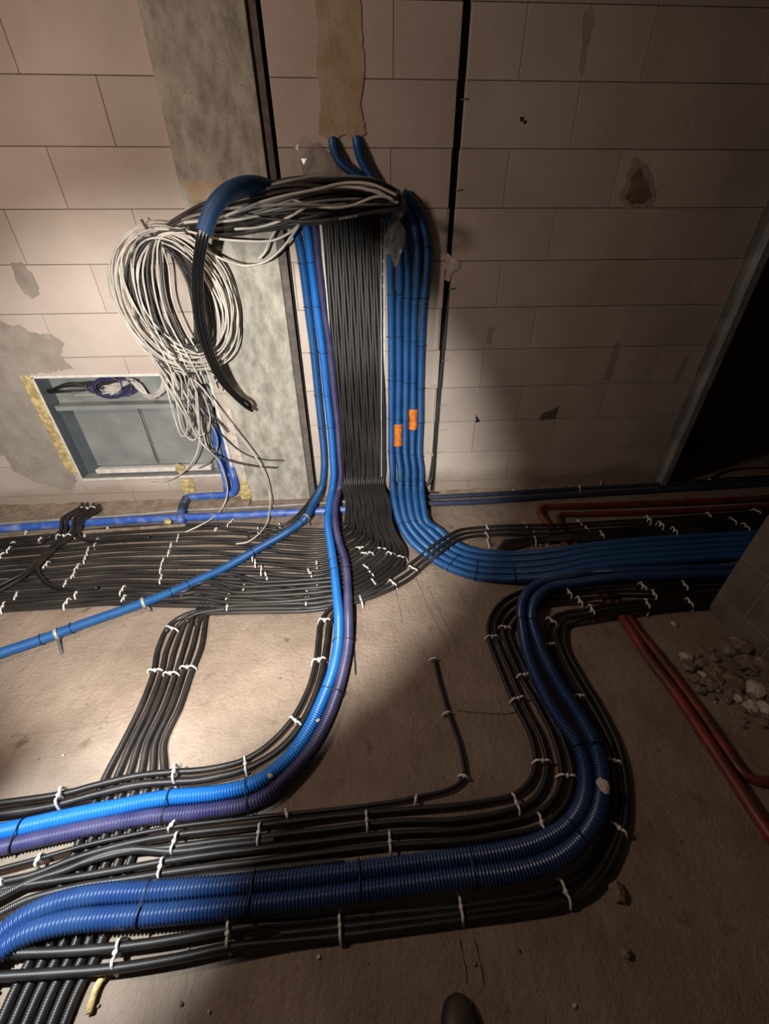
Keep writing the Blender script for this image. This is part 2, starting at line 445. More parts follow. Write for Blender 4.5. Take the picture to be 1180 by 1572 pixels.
blob('stain', wz((1052, 545), (1058, 540), (1050, 565), (1038, 588), (1032, 584)), D - .0012, M['smudge'], wall, .004, .002, 6)
blob('stain', wz((750, 500), (762, 506), (756, 512), (752, 530), (746, 524)), D - .0012, M['smudge'], wall, .003, .002, 7)
blob('broken_corner', wz((858, 624), (852, 643), (826, 645), (834, 634), (846, 630)), D - .0015, M['mortar'], wall, .002, .002, 8)
blob('broken_corner', wz((730, 636), (737, 647), (730, 649)), D - .0015, M['void'], wall, .001, .002, 9)
blob('drill_hole', wz((798, 179), (804, 180), (802, 187), (798, 186)), D - .0012, M['void'], wall, .001, .002, 10)
blob('drill_hole', wz((804, 184), (809, 186), (806, 191), (803, 189)), D - .0012, M['void'], wall, .001, .002, 11)
blob('chase_filler', wz((686, 388), (704, 402), (706, 412), (694, 420), (690, 432), (683, 430), (684, 405)), D - .004, M['chip'], wall, .003, .008, 12)
blob('stain', wz((895, 20), (908, 6), (912, 30), (902, 70), (892, 118), (888, 108), (893, 60)), D - .0012, M['smudge'], wall, .004, .002, 13)
blob('stain', wz((520, 272), (515, 258), (524, 225), (528, 250)), D - .0012, M['smudge'], wall, .002, .002, 14)
# bed of rough mortar along the wall foot
def ramp(name, x0, x1, wd, ht):
    n = int((x1 - x0) / .02); V, Fc = [], []
    for i in range(n + 1):
        x = x0 + (x1 - x0) * i / n
        for j in range(6):
            t = j / 5
            y = D - wd * (1 + .25 * noise.noise(Vector((x * 6, 0, 1)))) * t
            z = ht * (1 - t) ** 1.5 * (1 + .5 * noise.noise(Vector((x * 9, j, 2)))) + .006 * noise.noise(Vector((x * 25, y * 25, 0))) * (1 - t)
            V.append((x, y, z if j < 5 else -.012))
    for i in range(n):
        for j in range(5): Fc.append((i * 6 + j, i * 6 + j + 1, (i + 1) * 6 + j + 1, (i + 1) * 6 + j))
    return struct(mesh(name, V, Fc, M['dirt']))


ramp('trim_1', -4.1, -.92, .15, .035); ramp('trim_2', .6, 2.46, .09, .03); ramp('trim_3', -.42, .6, .03, .012)

blob('form_mark', wz((286, 280), (345, 276), (350, 300), (296, 312)), D - .0232, M['ochre'], pier, .004, .002, 45)
# ------------------------------------------------------------------ recessed distribution cabinet
root = tag(empty('distribution_cabinet', (-1.58, D, .243)), 'open grey steel distribution cabinet recessed in the block wall at the left', 'cabinet')
x0, x1, z0, z1 = HOLE; dp = .115; t = .003


def cab(name, m, *boxes, bevel=0, label=None):
    b = MB()
    for q in boxes: b.box(*q)
    o = under(b.build(name, m, bevel=bevel), root)
    if label: o['label'] = label
    return o


cab('side_panel', M['panel_dark'], (x0, x0 + t, D - .012, D + dp, z0, z1)); cab('side_panel', M['panel_dark'], (x1 - t, x1, D - .012, D + dp, z0, z1))
cab('top_panel', M['galv'], (x0, x1, D - .012, D + dp, z1 - t, z1)); cab('bottom_panel', M['galv'], (x0, x1, D - .006, D + dp, z0, z0 + t))
cab('back_panel', M['panel'], (x0, x1, D + dp, D + dp + t, z0, z1))
zd = W(170, 623, -.05)[2]
cab('front_frame', M['white'], (x0 - .008, x1 + .008, D - .014, D - .010, z1 - .006, z1 + .010), (x0 - .006, x0 + .006, D - .014, D - .010, z0, z1),
    (x1 - .010, x1 + .010, D - .014, D - .010, z0 - .012, z1), (x0, x1 + .01, D - .016, D - .010, z0 - .012, z0 + .004), label='bright thin edge frame')
cab('divider', M['panel'], (x0 + .02, x1 - .02, D + .03, D + .034, zd - .02, zd + .012), (x0 + .02, x1 - .02, D + .03, D + dp, zd + .01, zd + .013))
xs = [x0 + .075, W(199, 624, -.07)[0] + .0, x1 - .24]
for a, b in ((x0 + .10, -1.60), (-1.575, -1.075)):
    cab('cover_plate', M['panel'], (a, b, D + .07, D + .075, z0 + .07, zd - .03), bevel=.002)
cab('rail', M['galv'], (-1.598, -1.592, D + .062, D + .07, z0 + .07, zd - .02), (-1.583, -1.577, D + .062, D + .07, z0 + .07, zd - .02))
cab('wiring_strip', M['white'], (x0 + .10, x1 - .17, D + .02, D + .075, z0 + .024, z0 + .058), bevel=.004, label='white plastic cable strip along the bottom')
cab('side_flange', M['panel_dark'], (x0 + t, x0 + .10, D + .075, D + .08, z0, zd))
blob_f = []


def foam(pts, seed, label, y=D - .012, th=.03):
    b = blob('expanding_foam', wz(*pts), y, M['foam'], None, .006, th, seed)
    sm = b.modifiers.new('remesh', 'REMESH'); sm.mode = 'VOXEL'; sm.voxel_size = .006
    tx = bpy.data.textures.new('foam', 'CLOUDS'); tx.noise_scale = .03
    d = b.modifiers.new('disp', 'DISPLACE'); d.texture = tx; d.strength = .014; d.texture_coords = 'GLOBAL'
    return tag(b, label, 'foam')


foam([(34, 582), (40, 576), (48, 578), (80, 640), (100, 680), (120, 725), (112, 728), (98, 716), (88, 690), (70, 655), (55, 625), (40, 596)], 21,
     'strip of yellow expanding foam along the left edge of the cabinet')
foam([(276, 736), (294, 733), (298, 745), (300, 754), (286, 758), (280, 750)], 22, 'lump of yellow foam on the wall below the cabinet', D - .015, .02)
foam([(268, 712), (284, 716), (282, 730), (268, 722)], 23, 'small brown foam lump at the lower right of the cabinet opening', D - .006, .02)
foam([(372, 738), (380, 735), (388, 762), (374, 766), (368, 757)], 25, 'crumbly pale lump at the foot of the concrete column', D - .03, .02)
# timber-coloured filler strip between cabinet and column
blob('filler_strip', wz((344, 604), (352, 608), (392, 764), (376, 766), (362, 700), (350, 650)), D - .012, M['chip'], wall, .003, .014, 24)


# ------------------------------------------------------------------ conduits
def conduit(name, pts, r, m, label, group=None, cat='conduit', pitch=.0098, amp=.0046, sides=14, cap=True):
    V, Fc, C = sweep(pts, r, sides, .012, pitch=pitch, amp=amp, per=4, cap=cap)
    o = mesh(name, V, Fc, m); tag(o, label, cat, group)
    return o, C


def smooth_pipe(name, pts, r, m, label, group=None, cat='pipe', sides=14, step=.02):
    V, Fc, C = sweep(pts, r, sides, step); o = mesh(name, V, Fc, m); tag(o, label, cat, group)
    return o, C


PR = .0262   # radius of the 50 mm conduits
# left trio down the wall
L1, L1c = conduit('blue_conduit', Wl(.034, (440, 322), (454.7, 358), (463.6, 404), (472.5, 472), (481.4, 541), (488, 606), (493, 653), (497, 697), (497, 725, .04)) +
                  [W(494, 745, .07)] + Fl(.05, (481, 773, .09), (468, 796, .085), (440, 817), (400, 840), (340, 874), (300, 892), (255, 912), (190, 936), (130, 957), (60, 983), (0, 1003), (-70, 1030)),
                  PR, M['blue'], 'blue corrugated conduit running diagonally over the black cables to the left edge')
L2, L2c = conduit('blue_conduit', Wl(.034, (462, 322), (470, 353), (476, 399), (485.4, 471), (495, 541), (501.5, 606), (507, 653), (510.5, 697), (512, 728, .045)) + [W(510, 748, .075)] +
                  Fl(.058, (505, 778, .09), (503, 804, .075), (508, 839), (513, 875), (517, 913), (520, 946)) +
                  Fl(.034, (519, 988), (510, 1032), (495, 1073), (473, 1120), (446, 1159), (412, 1189), (381, 1206), (341, 1216), (300, 1221), (267, 1223.5), (230, 1229), (191, 1237), (114, 1252), (38, 1269), (0, 1277), (-70, 1293)),
                  PR, M['blue_bright'], 'bright blue corrugated conduit sweeping from the wall to the lower left edge')
L3, L3c = conduit('violet_conduit', Wl(.034, (474, 322), (482.6, 348), (488, 399), (496.8, 471), (507, 541), (513, 606), (518, 653), (521, 697), (523, 728, .045)) + [W(521, 748, .07)] +
                  Fl(.055, (515, 775, .09), (515, 804, .072), (520, 830), (529, 858), (533, 890), (534, 922), (534.5, 946)) +
                  Fl(.032, (534, 988), (526, 1032), (514, 1073), (494, 1120), (467, 1163), (436, 1197), (412, 1218), (378, 1234), (334, 1242), (300, 1247), (267, 1250), (229, 1254), (152, 1268), (76, 1284), (0, 1301), (-70, 1317)),
                  PR - .002, M['violet'], 'violet grey corrugated conduit beside the bright blue one')
# five on the right of the cable tray
RP = []
wx = [[(598, 352), (599.6, 434), (600, 470), (600.7, 582), (600.7, 643), (600.7, 697)],
      [(613, 378), (613.6, 434), (612, 470), (611.9, 582), (611, 643), (611, 697)],
      [(612, 325), (622, 370), (626, 434), (624.4, 470), (623, 582), (622, 643), (622, 697)],
      [(613, 303), (628, 325), (640, 370), (640, 434), (636.3, 470), (634, 582), (634, 643), (633, 697)],
      [(618, 295), (634, 312), (650, 345), (656, 380), (654, 434), (650, 470), (645.5, 582), (645, 643), (643.5, 697)]]
wx[0] = [(511, 216, .005), (513, 230, .03), (521, 247), (545, 268), (568, 284), (588, 306)] + wx[0]
wx[1] = [(548, 214, .005), (550, 230, .03), (556, 248), (572, 275), (592, 306), (608, 340)] + wx[1]
# floor continuation (same order, 0 is the innermost/lowest curve)
fx = []
for k in range(5):
    a = k / 4
    pts = [(602 + 44.4 * a + (0, 1, 1, .5, 0)[k], 741, None), (606.8 + 42.5 * a, 776), (613.6 + 42.5 * a, 802), (627 + 44 * a, 826 - 14 * a),
           (655 + 32 * a, 852 - 26 * a), (689 + 20 * a, 871 - 31 * a), (723 + 12 * a, 883 - 36 * a), (760 + 4 * a, 888 - 38 * a), (790, 888.5 - 37.5 * a),
           (850, 884 - 38 * a), (900, 873 - 34 * a), (944, 867 - 33 * a), (1020, 862 - 34 * a), (1107, 856 - 33 * a), (1200, 848 - 31 * a), (1290, 842 - 30 * a)]
    fx.append(pts)
desc = ['lower of the two that enter the wall high up, innermost beside the cable tray', 'second from the cable tray, with an orange sleeve low on the wall',
        'third from the cable tray on the right half of the riser', 'fourth from the cable tray, with the upper orange sleeve', 'outermost on the right, bulging beside the plastic film']
names5 = ['blue corrugated conduit nearest to the right side of the cable tray', 'blue corrugated conduit with the lower orange sleeve',
          'blue corrugated conduit between the two with orange sleeves', 'blue corrugated conduit with the upper orange sleeve',
          'rightmost blue corrugated conduit on the wall riser']
for k in range(5):
    p = Wl(.034, *[q for q in wx[k]]) + [W(fx[k][0][0], 722, .04), W(fx[k][0][0], 742, .07)] + Fl(.03, (*fx[k][1], .085), (*fx[k][2], .05), *[(q[0], q[1], .026 + .045 * max(0, 1 - abs(q[0] - 925) / 150) ** .5) for q in fx[k][3:]])
    RP.append(conduit('blue_conduit', p, PR - .001, M['deep'] if 0 else M['blue'], names5[k], 'blue conduits right of the tray'))


def nearest(C, p):
    q = np.array([px(c) for c in C]); i = int(np.argmin((q[:, 0] - p[0]) ** 2 + (q[:, 1] - p[1]) ** 2))
    T = C[min(i + 2, len(C) - 1)] - C[max(i - 2, 0)]
    return C[i], T / np.linalg.norm(T), i


# orange sleeves belong to their conduit
for k, a, b in ((1, 651, 685), (3, 628, 659)):
    C = RP[k][1]; _, _, i = nearest(C, (611 if k == 1 else 634, a)); _, _, j = nearest(C, (611 if k == 1 else 634, b))
    V, Fc, _ = sweep(C[i:j:4].tolist(), lambda t: PR + .0045 + .0015 * math.sin(t * 9), 18, .004)
    o = mesh('sleeve', V, Fc, M['orange'], RP[k][0]); o['label'] = 'orange taped sleeve'

# S-shaped pair on the right, over the floor cables
BR = .0275
B1, B1c = conduit('blue_conduit', Fl(.062, (1290, 862), (1200, 866, .03), (1107, 872, .035), (1020, 875, .065), (944, 877, .075), (903, 879), (875, 885), (838, 892), (812, 906), (800, 931), (802, 964), (810, 1005), (826, 1045), (842, 1078), (860, 1106),
                       (884, 1140), (897, 1174), (899, 1207), (891, 1240), (869, 1269), (832, 1291), (783, 1306), (700, 1318), (603, 1330), (502, 1343), (400, 1355), (305, 1362.6), (229, 1368.5), (152, 1373), (95, 1384), (46, 1403), (11, 1426), (-20, 1455), (-50, 1500)),
                  BR - .001, M['deep'], 'blue', 'S-bend conduit pair', pitch=.0105, amp=.0052)
B2, B2c = conduit('blue_conduit', Fl(.060, (1290, 872), (1200, 876, .03), (1107, 882, .035), (1020, 884, .065), (944, 887, .075), (883, 895), (845, 902), (823, 919), (816, 946), (822, 972), (838, 1013), (863, 1058), (892, 1102), (911, 1138),
                       (921, 1174), (923, 1210), (915, 1250), (893, 1286), (859, 1315), (799, 1336), (700, 1348), (603, 1361.5), (502, 1376), (400, 1388), (305, 1397), (229, 1404), (152, 1410), (107, 1415), (57, 1427), (19, 1445), (-20, 1480), (-40, 1530)),
                  BR, M['deep'], 'blue', 'S-bend conduit pair', pitch=.0105, amp=.0052)
B1['label'] = 'blue corrugated S-bend conduit, left and upper one of the pair'
B2['label'] = 'blue corrugated S-bend conduit, right and lower one of the pair'

# big elbow conduit that drops out of the cable bundle and the three thick cables leaving it
EL, ELc = conduit('blue_conduit', [W(450, 300, .14), W(420, 291, .2), W(395, 284, .27), W(370, 286, .35), W(345, 299, .42), W(326, 322, .46), W(313, 357, .48)],
                  .036, M['elbow'], 'thick blue conduit stub arching out of the cable bundle', pitch=.006, amp=.0012, sides=20)
for k, (dx, lab) in enumerate(((-5.5, 'left'), (0, 'middle'), (5.5, 'right'))):
    e = 1 if k != 1 else 0
    p = [W(326 + dx * .6, 322, .46), W(313 + dx, 357, .48), W(306.5 + dx, 390, .47), W(303.5 + dx, 420, .45), W(304 + dx * 1.0, 455, .42), W(308 + dx, 495, .38), W(322 + dx * .9, 545, .33),
         W(342 + dx * .8, 585, .28), W(362 + dx * .6, 608, .24), W(380 + dx * .3 - (0, 4, 0)[k], 622 - dx * .6, .21), W(388 - (0, 5, 3)[k], 628 - dx * .5, .2)]
    V, Fc, _ = sweep(p, .0112, 10, .012)
    tag(mesh('thick_black_cable', V, Fc, M['gloss']), 'thick glossy black cable hanging from the blue stub, %s of the three' % lab, 'cable', 'thick black cables from the blue stub')

# pipes on the floor along the wall
P1, P1c = smooth_pipe('blue_pipe', Fl(.028, (-60, 818), (0, 812), (75, 806.5), (186, 799.5), (275, 795), (349, 792), (420, 788), (500, 784), (545, 781)),
                      .028, M['royal'], 'long royal blue pipe lying along the wall foot, left of the riser')
smooth_pipe('blue_pipe', Fl(.022, (590, 776), (652, 773.5), (750, 769.5), (822, 763.5), (944, 756), (1107, 746.5), (1200, 741), (1290, 736)),
            .022, M['navy'], 'front one of the two dark blue pipes along the wall foot, right of the riser', sides=12)
P2, P2c = smooth_pipe('thin_pipe', Fl(.012, (-60, 808.5), (0, 804), (75, 799), (220, 789), (275, 784), (349, 780.5), (420, 777), (497, 772), (600, 766), (652, 762.5)), .012, M['grey_cable'],
                      'thin pale grey pipe behind the long blue pipe, left of the riser', sides=10)
P3, P3c = smooth_pipe('blue_pipe', Fl(.02, (600, 767), (652, 764), (750, 759), (822, 754.5), (944, 747.5), (1107, 739), (1200, 734), (1290, 730)), .019, M['navy'],
                      'rear one of the two dark blue pipes along the wall foot, right of the riser', sides=10)
smooth_pipe('dark_cable', Fl(.01, (640, 757), (700, 755), (790, 752), (887, 747), (1000, 741), (1120, 734), (1230, 728)), .008, M['black'],
            'thin black cable directly behind the dark blue pipe at the right', cat='cable', sides=8)
smooth_pipe('dark_red_cable', Fl(.012, (690, 747), (720, 745), (769, 742), (816, 738.5), (867, 737.5), (922, 741), (981, 744), (1030, 745), (1065, 742), (1090, 735), (1110, 724), (1140, 719), (1200, 717)), .011,
            M['red'], 'dark red cable clipped along the wall foot at the right', cat='cable', sides=8)
# red pipes
RR = .024
smooth_pipe('red_pipe', Fl(.035, (1300, 759), (1180, 764), (1100, 768), (985, 773), (900, 776), (850, 777), (834, 778), (828, 784), (831, 792), (842, 806, .022), (870, 840, .0215), (936, 926, .0215), (960, 956, .0215), (993, 1007, .0215), (1036, 1063, .0215), (1082, 1132, .0215), (1123, 1193, .0215), (1164, 1256, .0215), (1230, 1350, .0215)),
            .0215, M['red'], 'thick red pipe bending at the wall and running under the cables to the lower right', step=.012, sides=14)
smooth_pipe('red_pipe', Fl(.026, (1300, 771), (1180, 776), (1100, 781), (1025, 785), (932, 788), (885, 789), (864, 789), (857, 794), (862, 806, .022), (896, 852, .017), (954, 934, .017), (980, 969, .017), (1011, 1007, .017), (1047, 1055, .017), (1083, 1104, .017), (1113, 1149, .017), (1138, 1184, .017), (1155, 1196, .017), (1190, 1200, .017), (1260, 1203, .017)),
            .017, M['red'], 'thinner red pipe beside the thick one, bending off to the right edge', step=.012, sides=12)

# blue pipes inside and below the cabinet
smooth_pipe('blue_pipe', [W(330, 655, -.06), W(334, 690, -.04), W(340, 715, -.01), W(345, 730, .03), W(348, 748, .035), W(349, 758, .03)], .026, M['royal'],
            'left of the two bright blue pipes rising into the cabinet')
smooth_pipe('blue_pipe', [W(341, 655, -.06), W(348, 690, -.04), W(354, 715, -.01), W(358, 732, .03), W(361, 745, .04), W(358, 756, .05), W(345, 760, .05), W(320, 761.5, .05), W(298, 763, .055), W(286, 765, .07)] +
            Fl(.045, (280, 777), (278, 788), (278, 800)), .027, M['royal'], 'blue pipe leaving the cabinet, bending left and teeing into the floor pipe')
C_ = [W(287, 764, .07), F(281, 775, .05), F(279, 786, .045)]
V, Fc, _ = sweep(C_, .031, 16, .012, pitch=.03, amp=.003, per=4)
tag(mesh('pipe_elbow', V, Fc, M['navy']), 'dark blue taped elbow joining the cabinet pipe to the floor pipe', 'pipe elbow')

# ------------------------------------------------------------------ cable tray and the black cable fan
mb = MB()
xl0, xr0 = W(494, 340, .01)[0], W(591, 400, .01)[0]
tl = [W(492, 330), W(524, 744)]; tr = [W(590, 335), W(591, 728)]
def quadbox(a, b, wd, y0, y1):
    (ax, _, az), (bx, _, bz) = a, b
    return [(ax, y0, az), (ax + wd, y0, az), (bx + wd, y0, bz), (bx, y0, bz), (ax, y1, az), (ax + wd, y1, az), (bx + wd, y1, bz), (bx, y1, bz)], \
           [(0, 1, 2, 3), (7, 6, 5, 4), (0, 4, 5, 1), (1, 5, 6, 2), (2, 6, 7, 3), (3, 7, 4, 0)]
tray = tag(empty('cable_tray', (0.0, D, .2)), 'white perforated cable tray behind the vertical black cables', 'cable tray')
mb = MB(); mb.add([(tl[0][0], D - .002, tl[0][2]), (tr[0][0], D - .002, tr[0][2]), (tr[1][0], D - .002, tr[1][2]), (tl[1][0], D - .002, tl[1][2]),
                   (tl[0][0], D - .004, tl[0][2]), (tr[0][0], D - .004, tr[0][2]), (tr[1][0], D - .004, tr[1][2]), (tl[1][0], D - .004, tl[1][2])],
                  [(0, 1, 2, 3), (7, 6, 5, 4), (0, 4, 5, 1), (1, 5, 6, 2), (2, 6, 7, 3), (3, 7, 4, 0)])
under(mb.build('back_plate', M['panel_dark']), tray)  # dark colour stands in for the shadow in the cable gaps
e = MB(); e.add(*quadbox(tl[0], tl[1], .006, D - .045, D)); e.add(*quadbox((tl[0][0] - .012, 0, tl[0][2]), (tl[1][0] - .004, 0, tl[1][2]), .01, D - .012, D)); under(e.build('side_rail', M['white']), tray)['label'] = 'white left rail'
a, b = W(583.5, 338), W(584.5, 728)
e = MB(); e.add(*quadbox(a, b, .004, D - .045, D)); e.add(*quadbox((a[0] + .018, 0, a[2]), (b[0] + .014, 0, b[2]), .012, D - .01, D))
for i in range(26):                                     # rungs between the two lips: the perforation
    z = a[2] + (b[2] - a[2]) * i / 25; e.box(a[0], a[0] + .022, D - .008, D - .003, z - .006, z + .006)
under(e.build('side_rail', M['white']), tray)['label'] = 'white perforated right rail'

NB = 18
CR = .0104
colr = lambda o: o
BAND = []
for k in range(NB):
    t = k / (NB - 1); o1 = .022 + (k % 2) * .006
    wob = lambda s, a=1.5: a * math.sin(s * 1.7 + k * 2.4)
    x_at = lambda y: (498 + (y - 330) * .067) + t * (81.5 - (y - 330) * .037) + 0
    p = [W(x_at(y) + wob(y / 45., .8), y, o1) for y in (300, 335, 370, 405, 440, 475, 510, 550, 590, 630, 670, 700, 722)]
    p.append(W(526 + 62 * t, 744, .06))
    q0 = [(532, 776), (531, 796), (527, 806), (519, 812), (509, 814), (500, 815), (490, 814.5), (480, 814)]
    q1 = [(598, 772), (601, 802), (609, 824), (621, 846), (618, 866), (597, 887), (560, 910), (520, 925), (480, 933)]
    q0 = [(532, 771), (531, 786), (530, 800), (526, 807), (519, 811), (509, 813), (500, 814), (490, 814), (480, 814)]
    hh = .018 + (k % 3) * .004
    p += Fl(hh, *[(a_[0] + (b_[0] - a_[0]) * t + wob(i, .8), a_[1] + (b_[1] - a_[1]) * t, (.082 + hh * .3, .066 + hh * .3, .03 + hh * .5)[i] if i < 3 else hh) for i, (a_, b_) in enumerate(zip(q0, q1))])
    y405 = (808 + 124 * t); y330 = 804 + 128 * t; y168 = 812 + 114 * t; y0_ = 828 + 110 * t
    p += Fl(.013, (440, 811 + 122 * t + wob(9, 1)), (405, y405 + wob(10, 1.2)), (365, y330 + 1 + wob(11, 1.3)), (330, y330 + wob(12, 1.2)), (250, 807 + 122 * t + wob(13, .8)), (168, y168 + wob(14, .6)),
            (90, 820 + 112 * t + wob(15, .7)), (0, y0_ + wob(16, .8)), (-90, 838 + 108 * t))
    V, Fc, C = sweep(p, lambda t_: .0112 + .0009 * min(max((t_ - .36) / .12, 0), 1) + (.0006 if k > 9 else 0), 10, .014)
    lab = 'black cable fanning from the wall tray to the left, %s from the left' % ORD[k]
    BAND.append((tag(mesh('black_cable', V, Fc, M['black']), lab, 'cable', 'black cables from the tray'), C))
# brown-grey conduit parallel to them, left of the elbow
smooth_pipe('grey_conduit', Fl(.014, (-60, 832), (0, 825), (60, 821), (168, 814.5), (260, 808), (285, 806)), .014, M['rubble'], 'dusty brown conduit along the upper edge of the left cable run', cat='conduit', sides=10)
WV = [[(300, 884), (337, 882), (358, 882), (377, 888), (396, 893), (420, 893), (470, 890), (515, 886)], [(262, 912), (284, 907), (304, 896), (321, 895), (342, 903), (358, 909), (420, 907), (470, 903), (516, 899)],
      [(240, 916), (256, 913), (280, 912), (301, 909), (327, 912), (345, 915), (420, 914), (470, 911), (516, 906)], [(226, 921), (243, 920), (275, 919), (293, 917), (316, 919), (342, 924), (420, 924), (470, 920), (516, 914)],
      [(300, 890), (329, 893), (349, 898), (373, 901), (420, 899), (470, 896), (516, 892)]]
for k, c in enumerate(WV):
    V, Fc, C = sweep(Fl(.036, *c), .0112, 8, .01)
    tag(mesh('black_cable', V, Fc, M['black']), 'wavy black cable on the left run below the diagonal conduit, %s' % ('rearmost', 'third from the rear', 'fourth from the rear', 'frontmost', 'second from the rear')[k], 'cable', 'wavy cables of the left run')
# cables of the run's front edge that cross to the right over the blue conduits
cross = [
    [(300, 960), (318, 940), (350, 931), (400, 928), (480, 925), (530, 919), (570, 903), (612, 878), (640, 858), (668, 835, .07), (688, 822, .075), (705, 814, .05), (735, 810, .02), (780, 807), (850, 806, .055), (900, 803, .05), (1000, 797), (1100, 790), (1200, 783), (1290, 778)],
    [(285, 955), (300, 943), (330, 937), (400, 934), (480, 933), (530, 925), (575, 908), (620, 884), (645, 864), (672, 842, .07), (690, 829, .075), (708, 820, .05), (740, 816, .02), (780, 813), (850, 812, .055), (900, 808, .052), (1000, 803), (1100, 796), (1200, 789), (1290, 784)],
    [(254, 970), (270, 952), (300, 944), (340, 941), (400, 939.5), (480, 937), (540, 926), (585, 911), (628, 889), (652, 868), (676, 848, .07), (694, 834, .075), (712, 826, .05), (745, 822, .02), (780, 820), (850, 819, .055), (900, 814, .055), (1000, 809), (1100, 802), (1200, 795), (1290, 790)]]
for k, c in enumerate(cross):
    V, Fc, C = sweep(Fl(.02, *c), .0112, 8, .012)
    tag(mesh('black_cable', V, Fc, M['black']), 'black cable from the left run crossing over the blue conduits, %s' % ('rear', 'middle', 'front')[k] + ' of the three', 'cable', 'crossing black cables')
for k in range(4):
    a = 3 * k
    p = Fl(.013, (760 + 4 * k, 846 - 5 * k, .01), (790, 840 - 4 * k + 1), (830, 832 - 2 * k), (870, 828 - 2.2 * k, .055), (905, 829 - 3.7 * k, .055), (1000, 824 - 3.8 * k), (1100, 818 - 3.9 * k), (1200, 811 - 4 * k), (1290, 805 - 4 * k))
    V, Fc, C = sweep(p, .0108, 8, .012)
    tag(mesh('black_cable', V, Fc, M['black']), 'black cable at the upper right beside the blue conduits, %s from the front' % ORD[k], 'cable', 'upper right black cables')
# four looped black cables coming out of the wall foot at the left
Kc = [([(130.5, 765.6), (121, 780.5), (97, 795), (91, 818), (74.6, 825), (61, 834), (28, 836), (-40, 838)], 'runs straight on to the left edge'),
      ([(138, 765.6), (128.6, 780.5), (106, 793.6), (99, 818), (89.5, 829), (65, 853), (37, 879), (0, 898), (-50, 925)], 'upper diagonal one'),
      ([(147, 769), (138, 782), (115.6, 795), (110, 818), (97, 829), (74.6, 853), (43, 881), (0, 907), (-50, 935)], 'lower diagonal one'),
      ([(153, 771), (145, 784), (123, 795), (116.5, 818), (104, 829), (84, 842), (65, 857), (57, 874), (68, 892), (84, 902), (108, 905), (150, 902)], 'loops round in a hook'),
      ([(156, 773), (150, 785), (130, 797), (121, 818), (126, 827), (140, 831), (168, 828.5), (230, 825)], 'bends off to the right')]
for k, (c, d_) in enumerate(Kc):
    hs = [.012, .05, .066, .05, .04] + [.036] * 20
    p = Fl(.036, *[(a_[0], a_[1], hs[i]) for i, a_ in enumerate(c)])
    V, Fc, C = sweep([W(c[0][0] + 6, c[0][1] - 2, -.01)] + p, .0115, 8, .012)
    tag(mesh('black_cable', V, Fc, M['black_cond']), 'black cable from the left wall foot, ' + d_, 'cable', 'black cables from the wall foot at the left')

for k, dy in enumerate((0, 7)):
    V, Fc, C = sweep([W(492 - k * 3, 742 + dy, .03)] + Fl(.05, (478, 764 + dy, .085), (462, 784 + dy * .8, .07), (446, 799 + dy * .8), (428, 808 + dy * .8, .03), (405, 813 + dy, .03), (380, 817 + dy, .03)), .0085, 8, .012)
    tag(mesh('black_cable', V, Fc, M['black']), 'thin black cable beside the wall end of the diagonal conduit, ' + ('upper', 'lower')[k], 'cable', 'cables beside the diagonal conduit')
# six black conduits running towards the viewer at the left
top6 = [(300, 944), (272, 962), (283, 955), (291, 950), (301, 947), (311, 945)]
for k in range(6):
    a = k / 5
    xs_ = (235, 247, 258, 270, 281, 293)[k]
    head = [[(330, 935, .03), (290, 942, .03), (262, 958)], [(345, 935, .03), (300, 943, .03), (275, 960)], [(300, 940, .02), (288, 950)], [(318, 915, .01), (298, 946)], [(322, 912, .01), (308, 944)], [(328, 910, .01), (317, 944)]][k]
    q = head + [(xs_ + 8 + 1.5 * k, 995), (xs_, 1035), (xs_ - 19 + 2 * a, 1085), (xs_ - 46 + 4 * a, 1140), (163 + 17.4 * k, 1190), (138 + 18 * k, 1250), (110 + 18 * k, 1320), (78 + 18.5 * k, 1400), (48 + 19.5 * k, 1470), (22 + 19.5 * k, 1520), (-3 + 20 * k, 1575), (-40 + 22 * k, 1650)]
    V, Fc, C = sweep(Fl(.0125, *q), .0125, 10, .012, pitch=.0048, amp=.0011, per=3)
    tag(mesh('black_conduit', V, Fc, M['black_cond']), 'black corrugated conduit running towards the viewer, %s from the left' % ORD[k], 'conduit', 'black conduits running to the viewer')


def lift(x):      # the crossing conduits at the left lie on the six that run towards the viewer; at the right they climb over the red pipes
    a = min(max((470 - x) / 120, 0), 1) * .025
    b = max(0, 1 - abs(x - 950) / 110) ** .7 * .042
    return max(a, b)


def cor(name, pts, r, m, label, group, h=.013, head=None):
    pts = [(q[0], q[1], max(q[2] if len(q) > 2 else h, .013 + lift(q[0]) * (1 if q[0] < 480 or q[1] < 960 else 0))) for q in pts]
    V, Fc, C = sweep((head or []) + Fl(h, *pts), r, 10, .012, pitch=.0048, amp=.0012, per=3)
    return tag(mesh(name, V, Fc, m), label, 'conduit', group), C


# pair left of the bright blue conduit
cor('black_conduit', [(520, 925, .03), (503, 938), (491.5, 957), (488, 981), (484.7, 1011), (476, 1049), (449, 1103), (412, 1143), (374, 1167), (334, 1178), (300, 1183), (267, 1185), (210, 1191), (152, 1204), (95, 1219), (0, 1233), (-70, 1243)],
    .0115, M['black_cond'], 'black conduit left of the bright blue bend, outer left one', 'pair of black conduits beside the blue bend', .03)
cor('black_conduit', [(526, 930, .03), (514, 940), (505, 957), (501.7, 981), (496.6, 1015), (489, 1049), (463, 1110), (429, 1150), (378, 1180), (334, 1192), (300, 1198), (267, 1200), (210, 1205), (152, 1218), (76, 1238), (0, 1250), (-70, 1260)],
    .0135, M['black_cond'], 'black conduit left of the bright blue bend, hugging it', 'pair of black conduits beside the blue bend', .03)
